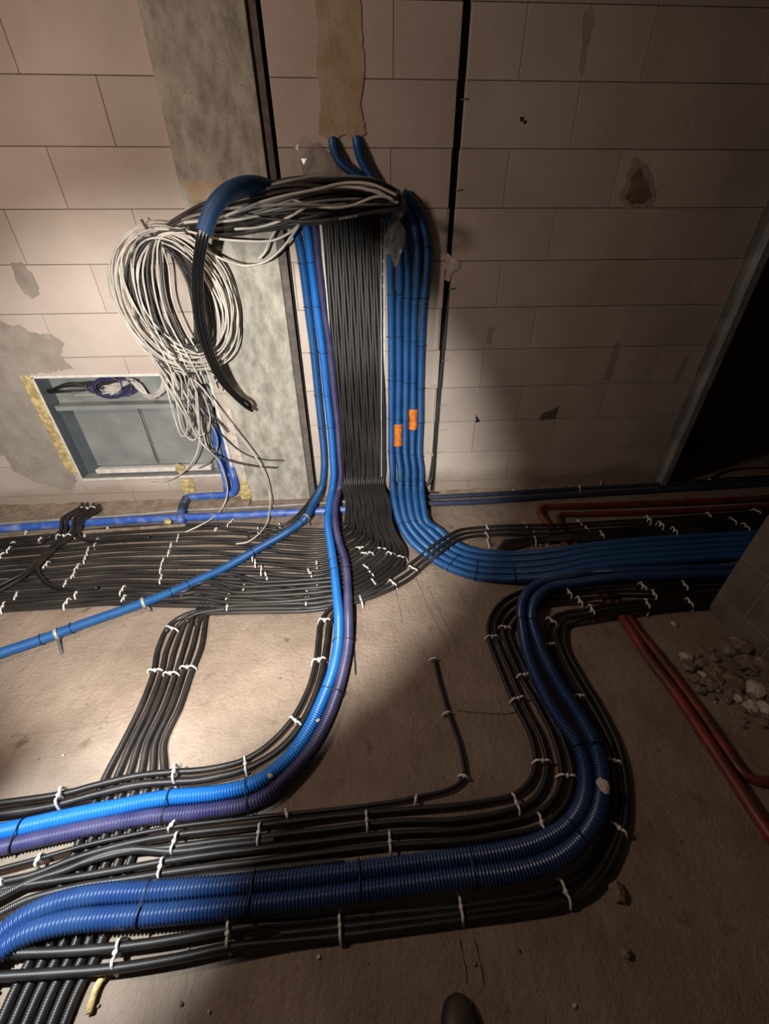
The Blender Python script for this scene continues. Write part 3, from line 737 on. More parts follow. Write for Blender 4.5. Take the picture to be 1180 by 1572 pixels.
# thin lone cable and the four inner S-bend conduits
IN = [
    [(664, 1008, .004), (667, 1016), (675, 1050), (690, 1100), (704, 1140), (711, 1172), (712, 1192), (695, 1209), (640, 1224), (560, 1237), (440, 1250), (343, 1260), (267, 1269.5), (191, 1284), (133, 1297), (60, 1318), (0, 1334), (-60, 1350)],
    [(1290, 884), (1180, 890), (1050, 893), (950, 893), (900, 895), (850, 900), (800, 908), (770, 924), (752, 950), (750, 979), (769, 1032), (792, 1085), (815, 1132), (822, 1171), (814, 1198), (789, 1220), (743, 1231), (700, 1237), (603, 1245), (502, 1255), (400, 1267), (343, 1273), (267, 1282), (191, 1296), (114, 1318), (50, 1343), (-40, 1362)],
    [(1290, 892), (1180, 898), (1050, 901), (950, 900), (900, 903), (850, 908), (803, 917), (777, 932), (762, 954), (761, 976), (783, 1032), (806, 1085), (830, 1132), (840, 1171), (835, 1204), (816, 1230), (773, 1247), (700, 1259), (603, 1262), (502, 1274), (400, 1285), (343, 1290), (267, 1300), (190, 1308), (130, 1324), (76, 1343), (0, 1372), (-50, 1388)],
    [(1290, 900), (1180, 906), (1050, 909), (950, 907), (900, 911), (850, 917), (808, 927), (784, 942), (772, 958), (772, 972), (796, 1032), (826, 1085), (849, 1132), (861, 1178), (858, 1211), (842, 1236), (809, 1254), (756, 1267), (700, 1275), (603, 1280), (502, 1291), (400, 1303), (343, 1309), (267, 1320), (200, 1332), (114, 1347), (50, 1357), (0, 1366), (-50, 1376)],
    [(1290, 908), (1180, 914), (1050, 917), (950, 915), (900, 920), (850, 926), (812, 937), (792, 952), (783, 968), (786, 985), (809, 1032), (842, 1085), (865, 1138), (878, 1184), (875, 1217), (859, 1246), (829, 1270), (766, 1284), (700, 1292), (603, 1298), (502, 1309), (400, 1322), (343, 1328), (267, 1338), (190, 1350), (114, 1362), (40, 1382), (0, 1402), (-40, 1425)]]
nm = ['thin brown-black cable starting alone in the middle of the floor', 'black conduit of the inner S-bend, outermost on the left of the bend', 'black conduit of the inner S-bend, second from the left of the bend',
      'black conduit of the inner S-bend, third from the left of the bend', 'black conduit of the inner S-bend, closest to the blue pair']
INc = [cor('black_conduit' if k else 'black_cable', c, .0106 if k else .0078, M['black_cond'], nm[k], 'inner S-bend conduits' if k else None) for k, c in enumerate(IN)]
# loose ones between inner bundle and blue pair at the left
cor('black_conduit', [(420, 1290), (343, 1298, .03), (267, 1307, .035), (200, 1304, .035), (150, 1315, .03), (100, 1336), (50, 1352), (-40, 1398)], .0115, M['black_cond'],
    'black conduit arching loosely over the others above the lower blue pair', None, .02)
cor('black_conduit', [(520, 1322), (420, 1333), (343, 1342), (267, 1352), (190, 1358), (114, 1370), (50, 1388), (0, 1420), (-40, 1460)], .0115, M['black_cond'],
    'black conduit tucked against the upper side of the lower blue pair', None, .014)
# outer S-bend conduits right of and below the blue pair
OUT = [
    [(1290, 916), (1180, 921), (1050, 924), (950, 926), (900, 936), (870, 940), (850, 948), (841, 963), (845, 990), (862, 1030), (885, 1070), (912, 1115), (930, 1165), (938, 1215), (935, 1262), (915, 1310), (880, 1350), (830, 1372), (760, 1384), (705, 1392), (600, 1402), (522, 1409), (450, 1416), (400, 1420), (343, 1428), (248, 1445), (171, 1455), (95, 1461), (0, 1464), (-60, 1466)],
    [(1290, 921), (1180, 926), (1050, 929), (950, 933), (905, 943), (882, 947), (864, 954), (855, 967), (858, 990), (875, 1028), (902, 1075), (930, 1125), (948, 1175), (954, 1222), (950, 1268), (932, 1315), (905, 1355), (870, 1385), (800, 1400), (705, 1413), (600, 1427), (522, 1437), (450, 1444), (354, 1454), (267, 1472), (171, 1487), (80, 1494), (0, 1499), (-60, 1502)],
    [(1290, 926), (1180, 931), (1050, 933), (960, 938), (910, 947), (888, 952), (872, 960), (866, 975), (871, 1000), (890, 1035), (920, 1085), (945, 1135), (958, 1180), (962, 1225), (958, 1270), (942, 1318), (915, 1358), (885, 1380), (800, 1390), (705, 1403), (600, 1415), (522, 1424), (430, 1434)]]
for k, c in enumerate(OUT):
    cor('black_conduit', c, .0118, M['black_cond'], 'black conduit of the outer S-bend below the blue pair, ' + ('upper', 'lowest', 'middle')[k], 'outer S-bend conduits')
# thin wire lying on the floor beside the bend
smooth_pipe('wire', Fl(.004, (540, 935), (542, 975), (544, 1010), (545.5, 1036)), .0028, M['black'], 'short thin black wire on the floor right of the violet conduit', cat='wire', sides=6)


# ------------------------------------------------------------------ nail clips
def clip(p0, p1, h0, humps, m=None, r=.0043):
    """white double saddle clip with its nail head; p0,p1 picture ends -> floor"""
    xm = (p0[0] + p1[0]) / 2; h0 += lift(xm) * (1 if (xm < 480 or p0[1] < 960) and p0[1] > (880 if xm > 480 else 1160) or (xm > 840 and p0[1] < 960) else 0)
    A = Vector(F(p0[0], p0[1], h0 * .6)); B = Vector(F(p1[0], p1[1], h0 * .6))
    A.z = B.z = .006
    cl = empty('nail_clip', (A + B) / 2)
    pts = []
    N_ = 10 if humps > 1 else 6
    for i in range(N_ + 1):
        s = i / N_
        z = h0 * (abs(math.sin(math.pi * s * humps)) ** .5 if 0 < s < 1 else 0) if humps > 1 else h0 * (math.sin(math.pi * s) ** .45 if 0 < s < 1 else 0)
        if humps > 1 and abs(s - .5) < .02: z = h0 * .62
        q = A.lerp(B, s * .96 + .02 if 0 < s < 1 else s); pts.append((q.x, q.y, .004 + z))
    V, Fc, _ = sweep(pts, r, 8, .004)
    under(mesh('strap', V, Fc, M['white']), cl)
    c = (A + B) / 2; b = MB()
    b.tube([(c.x, c.y, h0 * .5), (c.x, c.y, h0 * .95 + .006)], r * 1.5, 8, .005)
    under(b.build('nail', M['white'], smooth=True), cl)
    return cl


def zz_(ox, oy, z, *q): return [(ox + a / z, oy + b / z, ox + c / z, oy + d / z) for a, b, c, d in q]


CL = []
CL.append(('at the left edge of the cable run', .026, 2, zz_(0, 760, 5.364, (155, 800, 120, 880), (50, 880, 5, 970), (125, 390, 80, 420), (100, 425, 55, 480), (40, 480, 0, 510), (225, 295, 210, 340), (350, 355, 320, 385), (410, 545, 355, 620))))
CL.append(('in the slanted row across the left cable run', .026, 2, zz_(0, 760, 5.364, (815, 355, 775, 440), (740, 430, 715, 500), (715, 500, 690, 570), (665, 565, 610, 640), (625, 640, 585, 700), (560, 700, 525, 780), (650, 770, 615, 850), (580, 850, 520, 935))))
CL.append(('on the left run by the diagonal conduit', .026, 2, zz_(0, 760, 5.364, (1035, 745, 985, 830), (1040, 825, 1000, 895)) + zz_(200, 760, 5.364, (435, 790, 420, 880))))
CL.append(('beside the blue floor pipe', .028, 1, zz_(0, 760, 5.364, (705, 320, 695, 360), (900, 265, 880, 295))))
CL.append(('in the slanted row below the elbow', .026, 2, zz_(200, 760, 5.364, (405, 320, 385, 400), (345, 395, 330, 450), (325, 450, 310, 520), (285, 520, 255, 590), (260, 590, 245, 650), (270, 655, 240, 735))))
CL.append(('among the cables under the diagonal blue conduit', .026, 2, zz_(200, 760, 5.364, (860, 200, 795, 260), (715, 275, 695, 300), (1055, 270, 1050, 310), (735, 640, 720, 680), (945, 735, 930, 810), (820, 815, 785, 880), (805, 880, 795, 975), (1010, 500, 1005, 545), (1030, 530, 1030, 605), (1085, 580, 1075, 660), (1110, 640, 1120, 680), (1130, 680, 1125, 730))))
CL.append(('just left of the bright blue conduit', .027, 2, zz_(380, 780, 4.214, (445, 340, 450, 400), (390, 395, 400, 430), (410, 420, 415, 460), (450, 460, 450, 515), (375, 520, 395, 575), (378, 575, 378, 645), (205, 100, 210, 135))))
CL.append(('in the upper row over the cable fan', .030, 2, zz_(380, 780, 4.214, (690, 265, 760, 262), (730, 298, 775, 300), (780, 290, 815, 305), (835, 265, 900, 275), (895, 290, 960, 310), (965, 315, 1035, 335))))
CL.append(('in the lower rows over the cable fan', .030, 2, zz_(380, 780, 4.214, (740, 372, 785, 402), (780, 412, 818, 450), (795, 460, 838, 518), (720, 565, 745, 635), (910, 465, 968, 515), (1035, 378, 1103, 415))))
CL.append(('on the six black conduits at the left', .030, 2, zz_(0, 900, 2.95, (750, 185, 810, 205), (665, 387, 740, 383), (735, 400, 808, 396), (810, 372, 887, 368))))
CL.append(('on the conduits left of the blue bend', .046, 2, zz_(300, 920, 2.95, (553, 100, 617, 100), (523, 288, 595, 272), (423, 535, 485, 580), (225, 708, 232, 800)) + zz_(0, 1170, 2.622, (715, 10, 700, 90), (265, 100, 232, 190))))
CL.append(('between the two big blue pairs', .030, 2, zz_(0, 1170, 2.622, (715, 240, 680, 285), (725, 278, 690, 380), (665, 380, 640, 480), (1150, 190, 1160, 235), (1050, 240, 1037, 345), (180, 370, 150, 430), (20, 475, 5, 530)) +
           zz_(400, 1170, 1.967, (318, 143, 323, 215), (388, 205, 393, 285))))
CL.append(('on the lowest black conduits', .030, 2, zz_(0, 1170, 2.622, (495, 700, 455, 850), (925, 630, 918, 765)) + zz_(400, 1170, 1.967, (238, 445, 242, 550), (596, 393, 612, 490), (900, 350, 938, 440))))
CL.append(('on the lone thin cable', .020, 1, [(659, 1012.5, 673, 1012), (679, 1097, 693, 1094)] + zz_(400, 1170, 1.967, (472, 95, 465, 130), (596, 40, 630, 50))))
CL.append(('on the inner S-bend of black conduits', .030, 2, zz_(700, 900, 3.023, (135, 238, 200, 238), (195, 190, 260, 200), (280, 420, 350, 412), (250, 535, 320, 515), (355, 815, 443, 815), (465, 880, 563, 888)) + zz_(400, 1170, 1.967, (757, 92, 784, 160), (835, 150, 858, 225))))
CL.append(('on the outer S-bend conduits', .030, 2, zz_(700, 900, 3.023, (415, 148, 470, 185), (405, 275, 465, 272), (545, 512, 600, 516), (690, 805, 770, 825)) + zz_(400, 1170, 1.967, (1052, 180, 1108, 225))))
CL.append(('beside the debris right of the riser', .028, 2, zz_(700, 720, 2.458, (110, 212, 122, 235), (108, 240, 122, 262), (115, 265, 125, 298), (253, 205, 268, 230), (288, 230, 302, 285))))
CL.append(('on the upper right black cables', .032, 2, zz_(700, 720, 2.458, (450, 198, 475, 222), (478, 222, 500, 245), (535, 240, 558, 270), (710, 182, 735, 208), (755, 203, 783, 225), (808, 222, 835, 250), (940, 165, 962, 188), (1025, 185, 1058, 208), (1075, 205, 1108, 235), (1112, 153, 1150, 172))))
CL.append(('on the lower right black cables', .030, 2, zz_(700, 720, 2.458, (410, 455, 437, 488), (450, 485, 477, 523), (495, 515, 522, 562), (683, 433, 718, 467), (730, 462, 755, 498), (705, 495, 728, 538), (842, 423, 875, 460), (862, 487, 895, 528))))
CL.append(('along the right wall foot', .024, 1, zz_(700, 720, 2.458, (40, 52, 58, 68), (98, 48, 100, 70), (163, 47, 178, 60), (280, 40, 293, 53), (410, 36, 422, 50), (543, 43, 546, 60), (210, 78, 222, 92), (458, 68, 470, 78), (618, 22, 636, 32), (945, 40, 968, 50))))
for desc_, h0, humps, L_ in CL:
    L_ = sorted(L_, key=lambda q: q[0] + q[2])
    for i, q in enumerate(L_):
        c = clip(q[:2], q[2:], h0, humps)
        od = 'leftmost' if i == 0 else 'rightmost' if i == len(L_) - 1 else ORD[i] + ' from the left'
        tag(c, 'white nail clip %s, %s' % (desc_, od), 'clip', 'nail clips ' + desc_)
# the two wide clips over the wall foot cables
for q, hh, d_ in (((84, 826, 114, 824), .055, 'nearer the viewer'), ((118, 783, 151, 781), .05, 'at the wall')):
    tag(clip(q[:2], q[2:], hh, 2), 'wide white clip over the four cables from the wall foot, ' + d_, 'clip', 'wide clips')


# ------------------------------------------------------------------ black cable ties
def tie(items, p, label, group):
    """loop round one or two conduits at the picture point p"""
    q = [nearest(C, p) for C, r in items]; r = items[0][1] + .0022
    A = Vector(q[0][0]); T = Vector(q[0][1]); Bv = Vector(q[-1][0])
    if len(q) > 1:                           # second centre in the same cross plane
        C = items[-1][0]; d = np.abs((C - np.array(A)) @ np.array(T)); dist = np.linalg.norm(C - np.array(A), axis=1)
        i = int(np.argmin(d + dist)); Bv = Vector(C[i]); Bv = Bv - T * (Bv - A).dot(T)
    u = (Bv - A); hl = u.length / 2; m_ = (A + Bv) / 2
    if hl < 1e-4:
        u = T.orthogonal()
    u.normalize(); n_ = T.cross(u).normalized(); P_ = []
    for k in range(25):
        a = 2 * math.pi * k / 24; c, s = math.cos(a), math.sin(a)
        P_.append(m_ + u * (c * r + (hl if c > 1e-6 else -hl if c < -1e-6 else 0)) + n_ * (s * r))
    V, Fc, _ = sweep([tuple(x) for x in P_], .0019, 6, .006, cap=False)
    o = mesh('cable_tie', V, Fc, M['tie']); tag(o, label, 'cable tie', group); return o


def ties(items, pts, where):
    for i, p in enumerate(pts):
        tie(items, p, 'black cable tie %s, %s' % (where, ORD[i] + ' from the top' if len(pts) > 1 else 'only one'), 'cable ties ' + where)


ties([(L1c, PR), (L2c, PR)], [(468, 404), (478, 471), (488, 541), (495, 606), (500, 655)], 'round the two conduits left of the tray')
ties([(RP[0][1], PR), (RP[1][1], PR)], [(606, 452), (606, 517), (606, 583), (606, 643), (606, 693), (610, 747)], 'round the first two riser conduits')
ties([(RP[2][1], PR), (RP[3][1], PR)], [(632, 458), (630, 523), (628, 587), (628, 645), (628, 697), (632, 748)], 'round the third and fourth riser conduit')
ties([(RP[4][1], PR)], [(656, 379), (651, 458), (649, 531), (645, 596), (645, 648), (644, 701)], 'round the rightmost wall conduit')
ties([(RP[0][1], PR), (RP[2][1], PR)], [(632, 800), (690, 870), (730, 882), (790, 885)], 'round the conduits bending right')
ties([(L2c, PR), (L3c, PR)], [(505, 790), (511, 862), (514, 877), (519, 984), (500, 1060), (380, 1210), (261, 1227), (36, 1271)], 'round the bright blue and violet pair')
ties([(B1c, BR), (B2c, BR)], [(803, 953), (893, 1145), (875, 1270), (721, 1317), (551, 1337), (390, 1357), (229, 1370)], 'round the blue S-bend pair')
ties([(L1c, PR)], [(462, 802), (386, 847), (288, 898), (262, 910), (110, 964), (64, 981)], 'round the diagonal blue conduit')
# metal clamps of the diagonal conduit
for (p, tabp, d_) in (((220, 925), (232, 938), 'near the middle of its floor run'), ((88, 974), (95, 1003), 'near the left edge'), ((470, 795), (476, 806), 'by the wall')):
    c, T, i = nearest(L1c, p); c = Vector(c); T = Vector(T)
    root = tag(empty('pipe_clamp', (c.x, c.y, 0)), 'metal pipe clamp on the diagonal blue conduit %s' % d_, 'clamp', 'clamps of the diagonal conduit')
    u = T.orthogonal().normalized(); n_ = T.cross(u).normalized(); P_ = []
    band = MB()
    for k in range(24):
        a = 2 * math.pi * k / 24; rr = PR + .003
        for s_ in (-.008, .008): band.V.append(tuple(c + u * math.cos(a) * rr + n_ * math.sin(a) * rr + T * s_))
    band.F = [[2 * k, 2 * k + 1, (2 * k + 3) % 48, (2 * k + 2) % 48] for k in range(24)]
    o = band.build('band', M['galv'], smooth=True); o.modifiers.new('s', 'SOLIDIFY').thickness = .002; under(o, root)
    tp = Vector(F(tabp[0], tabp[1], .004)); b = MB(); b.tube([tuple(c + (tp - c).normalized() * PR), tuple((c + tp) / 2 + Vector((0, 0, .004))), tuple(tp)], .006, 6, .01)
    under(b.build('tab', M['panel_dark'], smooth=True), root)

# ------------------------------------------------------------------ horizontal bundle hanging across the riser
rnd = random.Random(5)
XB = [262, 290, 325, 360, 400, 445, 490, 530, 570, 598, 614]
YC = [350, 340, 334, 327, 320, 310, 305, 302, 300, 303, 308]
HT = [8, 15, 24, 31, 35, 38, 38, 32, 24, 16, 10]
OC = [.10, .12, .15, .18, .19, .18, .17, .16, .15, .13, .10]


def strand(i, n, r, m, label, front=False, x_from=0, x_to=11):
    a0 = rnd.uniform(0, 2 * math.pi); rad = math.sqrt(rnd.uniform(.02, 1)); tw = rnd.uniform(-1.6, 1.6); fr = rnd.uniform(.5, 1.2)
    if front: a0 = rnd.uniform(-1.2, 1.2) + 0; rad = rnd.uniform(.9, 1.05); tw = rnd.uniform(-.7, .7)
    P_ = []
    for j in range(x_from, x_to):
        s = j / 10
        a = a0 + tw * (s - .5) * 2
        y = YC[j] + HT[j] * rad * math.sin(a) + 2.5 * math.sin(s * 9 * fr + i)
        o = OC[j] + .0038 * HT[j] * rad * math.cos(a)
        P_.append(W(XB[j] + rnd.uniform(-4, 4), y, max(o, .02)))
    V, Fc, _ = sweep(P_, r, 7, .02)
    return tag(mesh(label[0], V, Fc, m), label[1], 'cable', label[2])


for i in range(62):
    a, b = (0, 11)
    if i % 5 == 1: a = 2
    if i % 7 == 3: b = 9
    strand(i, 46, rnd.choice((.008, .0095, .0115)), M['black'], ('black_cable', 'black cable in the loose bundle hung across the wall riser', 'black cables of the hung bundle'), False, a, b)
for i in range(6):
    strand(i + 60, 10, .0065, M['grey_cable'], ('grey_cable', 'grey cable on the front of the bundle hung across the wall riser', 'grey cables of the hung bundle'), True, 0 if i % 2 else 2, 11)
WS = [([(282, 342), (330, 336), (380, 320), (440, 303), (500, 288), (560, 290), (604, 306)], .32, 'upper pale cable arching along the whole hung bundle'),
      ([(350, 330), (395, 312), (440, 300), (485, 291), (530, 281), (570, 283), (610, 300)], .33, 'pale cable along the top of the hung bundle'),
      ([(440, 300), (448, 306), (476, 315), (509, 319), (542, 315), (573, 303), (590, 302), (612, 312)], .31, 'pale cable sagging in the middle front of the hung bundle'),
      ([(560, 292), (575, 292), (588, 298), (598, 306)], .30, 'short pale cable at the right end of the hung bundle'),
      ([(270, 350), (300, 358), (332, 366), (374, 370), (418, 369), (446, 356), (459, 344)], .2, 'white cable sagging lowest but one under the hung bundle'),
      ([(290, 362), (318, 385), (351, 402), (379, 408), (410, 400), (438, 375), (450, 358), (459, 346)], .2, 'white cable sagging lowest under the hung bundle'),
      ([(396, 398), (406, 388), (412, 372), (424, 350)], .15, 'short white cable hanging between the sagging ones'),
      ([(360, 352), (400, 348), (440, 335), (470, 318)], .30, 'white cable crossing the lower half of the hung bundle'),
      ([(300, 340), (320, 341), (360, 338), (400, 330)], .31, 'broad white cable at the left half of the hung bundle')]
for c, o_, lab in WS:
    V, Fc, _ = sweep(Wl(o_, *c), .0062, 8, .015)
    tag(mesh('white_cable', V, Fc, M['white_cable']), lab, 'cable', 'white cables of the hung bundle')
# long front cable with the printed marks, crossing the tray
V, Fc, _ = sweep(Wl(.30, (330, 328), (380, 333), (425, 337), (460, 340), (500, 338), (530, 334), (570, 326), (616, 321)), .0085, 8, .015)
lc = tag(mesh('black_cable', V, Fc, M['black']), 'long black cable with pale printing crossing in front of the tray', 'cable')
for i in range(11):
    x = 522 + i * 2.6; y = 336 - (x - 522) * .19
    c0 = Vector(W(x, y, .309)); b = MB(); w_ = rnd.choice((.0015, .003, .004)); b.box(c0.x - w_ / 2, c0.x + w_ / 2, c0.y - .001, c0.y + .001, c0.z - .004, c0.z + .004)
    if i == 0: allb = MB()
    allb.add(b.V, b.F)
allb.build('printing', M['white'], lc)['label'] = 'row of small pale printed marks'

# ------------------------------------------------------------------ hanging coil
def loop(rx, ry, cx, cy, k, off, ph, jit, r, m, nm_, lab, grp):
    P_ = []
    for j in range(26):
        a = 2 * math.pi * j / 24 + ph
        x = cx + rx * math.cos(a) + k * math.sin(a) + jit * math.sin(3 * a + ph * 3)
        y = cy + ry * math.sin(a) + jit * math.cos(2 * a + ph)
        P_.append(W(x, y, off + .04 * math.sin(a + ph) + .0015 * j))
    V, Fc, _ = sweep(P_, r, 7, .018)
    return tag(mesh(nm_, V, Fc, m), lab, 'cable', grp)


for i in range(23):
    t = i / 22
    rx = 56 + 38 * rnd.uniform(0, 1); ry = 88 + 24 * (rx - 56) / 38 + rnd.uniform(-6, 6)
    loop(rx, ry, 272 + rnd.uniform(-6, 6), 456 + rnd.uniform(-5, 5), 33 + rnd.uniform(-6, 6), .07 + .14 * rnd.random(), rnd.uniform(0, 6.28), rnd.uniform(1, 4), .0047, M['white_cable'],
         'white_cable', 'white cable looped in the coil hanging on the wall', 'white cables of the coil')
for i in range(16):
    rx = 38 + 22 * rnd.random()
    loop(rx, 84 + rnd.uniform(-8, 16), 262 + rnd.uniform(-10, 14), 452, 28 + rnd.uniform(-5, 5), .05 + .1 * rnd.random(), rnd.uniform(0, 6.28), rnd.uniform(1, 4), .007, M['black'],
         'black_cable', 'black cable looped in the coil hanging on the wall', 'black cables of the coil')
# vertical runs in the left half of the coil
for i in range(9):
    x = 194 + i * 8 + rnd.uniform(-3, 3)
    p = Wl(.14 + .08 * rnd.random(), (290 - i, 350 + i), (250 - (8 - i) * 2, 360 + rnd.uniform(-4, 8)), (x, 410), (x + 6, 460), (x + 16 + i, 505), (x + 38 + i * 1.2, 545), (x + 62 + i, 580 + rnd.uniform(-10, 22)))
    wh = i % 3 != 1
    V, Fc, _ = sweep(p, .0052 if wh else .0075, 7, .018)
    tag(mesh('white_cable' if wh else 'black_cable', V, Fc, M['white_cable'] if wh else M['black']),
        ('white' if wh else 'black') + ' cable dropping through the left half of the hanging coil', 'cable', ('white' if wh else 'black') + ' cables dropping through the coil')
smooth_pipe('black_cable', Wl(.2, (217, 337), (226, 352), (236, 364), (262, 372, .16)), .0065, M['black'], 'black cable end poking up at the top left of the coil', cat='cable', sides=7)
# loose tails below the coil
TL = [([(230, 500), (240, 550), (262, 590), (284, 630), (309, 680), (330, 700), (342, 722), (349, 753), (343, 776), (325, 796), (300, 810), (284, 817)], .12, 'white', 'long white cable tail ending over the floor cables below the cabinet'),
      ([(250, 540), (281, 570), (307, 592), (340, 635), (362, 662), (395, 706), (408, 735), (414, 763), (411, 798), (401, 816), (380, 832), (362, 835)], .14, 'white', 'long white cable tail hanging in front of the column to the floor'),
      ([(285, 520), (298, 560), (301, 590), (305, 641), (306, 678), (297, 706), (275, 729), (246, 741), (226, 742)], .12, 'white', 'white cable tail curling left below the cabinet'),
      ([(240, 540), (252, 570), (261, 611), (269, 645), (279, 670), (285, 668), (288, 645), (289, 600), (291, 560)], .1, 'white', 'white cable making the left hanging loop over the cabinet'),
      ([(262, 560), (271, 621), (281, 662), (295, 676), (304, 668), (301, 621), (300, 576), (304, 540)], .11, 'white', 'white cable making the right hanging loop over the cabinet'),
      ([(290, 600), (310, 630), (326, 656), (333, 674), (332, 692), (318, 712), (305, 719)], .05, 'grey', 'thin grey cable tail curling beside the blue cabinet pipes'),
      ([(290, 520), (297, 560), (307, 601), (316, 641), (317, 678), (330, 698), (354, 708), (393, 716), (423, 718.5)], .13, 'black', 'black cable tail crossing the column, lower one'),
      ([(300, 590), (321, 641), (345, 672), (375, 696), (403, 705), (436, 707)], .03, 'black', 'black cable tail crossing the column, upper one'),
      ([(220, 510), (232, 550), (250, 580), (258, 604), (262, 620)], .12, 'white', 'white cable tail at the left over the cabinet wiring'),
      ([(300, 585), (318, 622), (322, 650), (310, 668), (300, 660), (285, 640)], .1, 'white', 'short white tail right of the hanging loops'),
      ([(255, 550), (275, 590), (298, 628), (310, 660), (318, 690)], .1, 'white', 'straight white tail pointing to the lower cabinet corner'),
      ([(210, 480), (224, 528), (252, 585), (268, 612), (292, 652), (303, 672)], .13, 'white', 'white cable tail along the left rim of the loops'),
      ([(265, 560), (285, 600), (300, 640), (297, 660)], .1, 'black', 'short black tail among the hanging white loops'),
      ([(272, 540), (290, 575), (312, 610), (330, 640), (350, 664)], .08, 'black', 'black tail beside the upper end of the blue cabinet pipes')]
for c, o_, kd, lab in TL:
    P_ = [W(q[0], q[1], o_) for q in c]; P_ = [F(q[0], q[1], .05 if i < len(c) - 1 else .036) if p_[2] < .045 else p_ for i, (q, p_) in enumerate(zip(c, P_))]
    V, Fc, _ = sweep(P_, .0056 if kd != 'black' else .0055, 7, .015)
    tag(mesh(kd + '_cable', V, Fc, M[{'white': 'white_cable', 'grey': 'grey_cable', 'black': 'black'}[kd]]), lab, 'cable', 'loose cable tails')
for i in range(9):                      # tangle where the coil meets the cabinet
    x = 262 + rnd.uniform(-30, 46); y = 560 + rnd.uniform(-14, 10)
    p = Wl(.1 + .06 * rnd.random(), (x - 22, y - 22), (x, y), (x + 14, y + 6 + rnd.uniform(-10, 10)), (x + 26 + rnd.uniform(-9, 9), y + 22), (x + 30, y + 40 + rnd.uniform(-10, 18)))
    V, Fc, _ = sweep(p, .0045, 6, .015)
    tag(mesh('white_cable', V, Fc, M['white_cable']), 'short white cable end in the tangle above the cabinet', 'cable', 'white cable ends in the tangle')
# wiring inside the cabinet's upper compartment
for i in range(9):
    cx, cy = 172 + rnd.uniform(-8, 10), 595 + rnd.uniform(-1.5, 1.5); rx = rnd.uniform(22, 40); ry = rnd.uniform(13, 18); ph = rnd.uniform(0, 6)
    P_ = [W(cx + rx * math.cos(a + ph), cy + ry * math.sin(a + ph), -.075 + .008 * i + .012 * math.sin(2 * a + ph)) for a in np.linspace(0, 5.6, 20)]
    V, Fc, _ = sweep(P_, .0042, 6, .012)
    tag(mesh('violet_wire', V, Fc, M['violet']), 'dark violet wire coiled inside the upper cabinet compartment', 'wire', 'violet wires in the cabinet')
for i in range(8):
    y = 602 - rnd.uniform(0, 14)
    p = [W(72 + rnd.uniform(-2, 4), 604 - i * .8, -.07 + .004 * i), W(100, y, -.06 + .005 * i), W(140, y - rnd.uniform(-3, 6), -.05 - .004 * i), W(175, 592 + rnd.uniform(-9, 6), -.06), W(212, 590 + rnd.uniform(-8, 8), -.07)]
    V, Fc, _ = sweep(p, .0052, 6, .015)
    tag(mesh('black_cable', V, Fc, M['black']), 'black cable entering the upper cabinet compartment from its left side', 'cable', 'black cables in the cabinet')
for i in range(10):
    u = rnd.uniform
    p = [W(158 + u(0, 16), 606 - i * 1.7 + u(-1, 1), -.045), W(182 + u(-3, 3), 601 - i * 1.3 + u(-2, 2), -.035), W(200 + u(-4, 4), 583 + u(-2, 4), -.03), W(210 + u(-5, 5), 592 + u(-4, 4), -.02), W(222 + u(-4, 6), 606 + u(-3, 5), -.01),
         W(238 + u(-3, 5), 609 + u(-5, 4), .02), W(250 + u(-4, 6), 592 + u(-10, 5), .06), W(252 + u(-8, 8), 570 + u(-8, 8), .08)]
    V, Fc, _ = sweep(p, .0042, 6, .012)
    tag(mesh('white_cable', V, Fc, M['white_cable']), 'white cable fanning out inside the upper cabinet compartment', 'cable', 'white cables in the cabinet')
smooth_pipe('white_cable', [W(112, 607, -.05), W(140, 606, -.05), W(165, 603, -.05), W(180, 598, -.05)], .006, M['white_cable'], 'straight white cable at the left of the cabinet compartment', cat='cable', sides=6)
# black cables that come down in the wall chase and turn at the floor
for i in range(3):
    p = Wl(-.012, (694 - i * .8, 300 + 130), (688 - i, 480), (679 - i, 560), (672 - i * 1.2, 640), (668 - i * 1.5, 690)) + [W(665 - i * 2, 722, .012), W(662 - i * 2, 738, .03), W(650, 748 + i, .05)]
    V, Fc, _ = sweep(p, .0075, 7, .015)
    tag(mesh('black_cable', V, Fc, M['black']), 'black cable running down inside the wall chase', 'cable', 'black cables in the wall chase')
for i, (x, y) in enumerate([(712, 152), (704, 292), (693, 443), (683, 553), (679, 622), (680, 660), (677, 693), (672, 727), (664, 592)]):
    V, Fc, _ = sweep(Wl(.006, (x - 5, y + 1), (x + 6, y - 1)), .0022, 6, .01)
    tag(mesh('nail', V, Fc, M['grey_cable']), 'small nail holding the cables in the wall chase, %s from the top' % ORD[i], 'nail', 'nails along the wall chase')


# ------------------------------------------------------------------ plastic film, rubble, shoe
def crumple(name, c, sx, sz, m, label, seed, sy=.03, amp=.5, cat='plastic film'):
    bm = bmesh.new(); bmesh.ops.create_icosphere(bm, subdivisions=3, radius=1)
    for v in bm.verts:
        n_ = noise.noise(v.co * 1.5 + Vector((seed, 0, 0))) + .25 * noise.noise(v.co * 3.2 + Vector((0, seed, 0)))
        v.co *= 1 + amp * n_
        v.co = Vector((v.co.x * sx, v.co.y * sy, v.co.z * sz))
    me = bpy.data.meshes.new(name); bm.to_mesh(me); bm.free(); me.materials.append(m)
    o = bpy.data.objects.new(name, me); COL.objects.link(o); o.location = c
    return tag(o, label, cat)


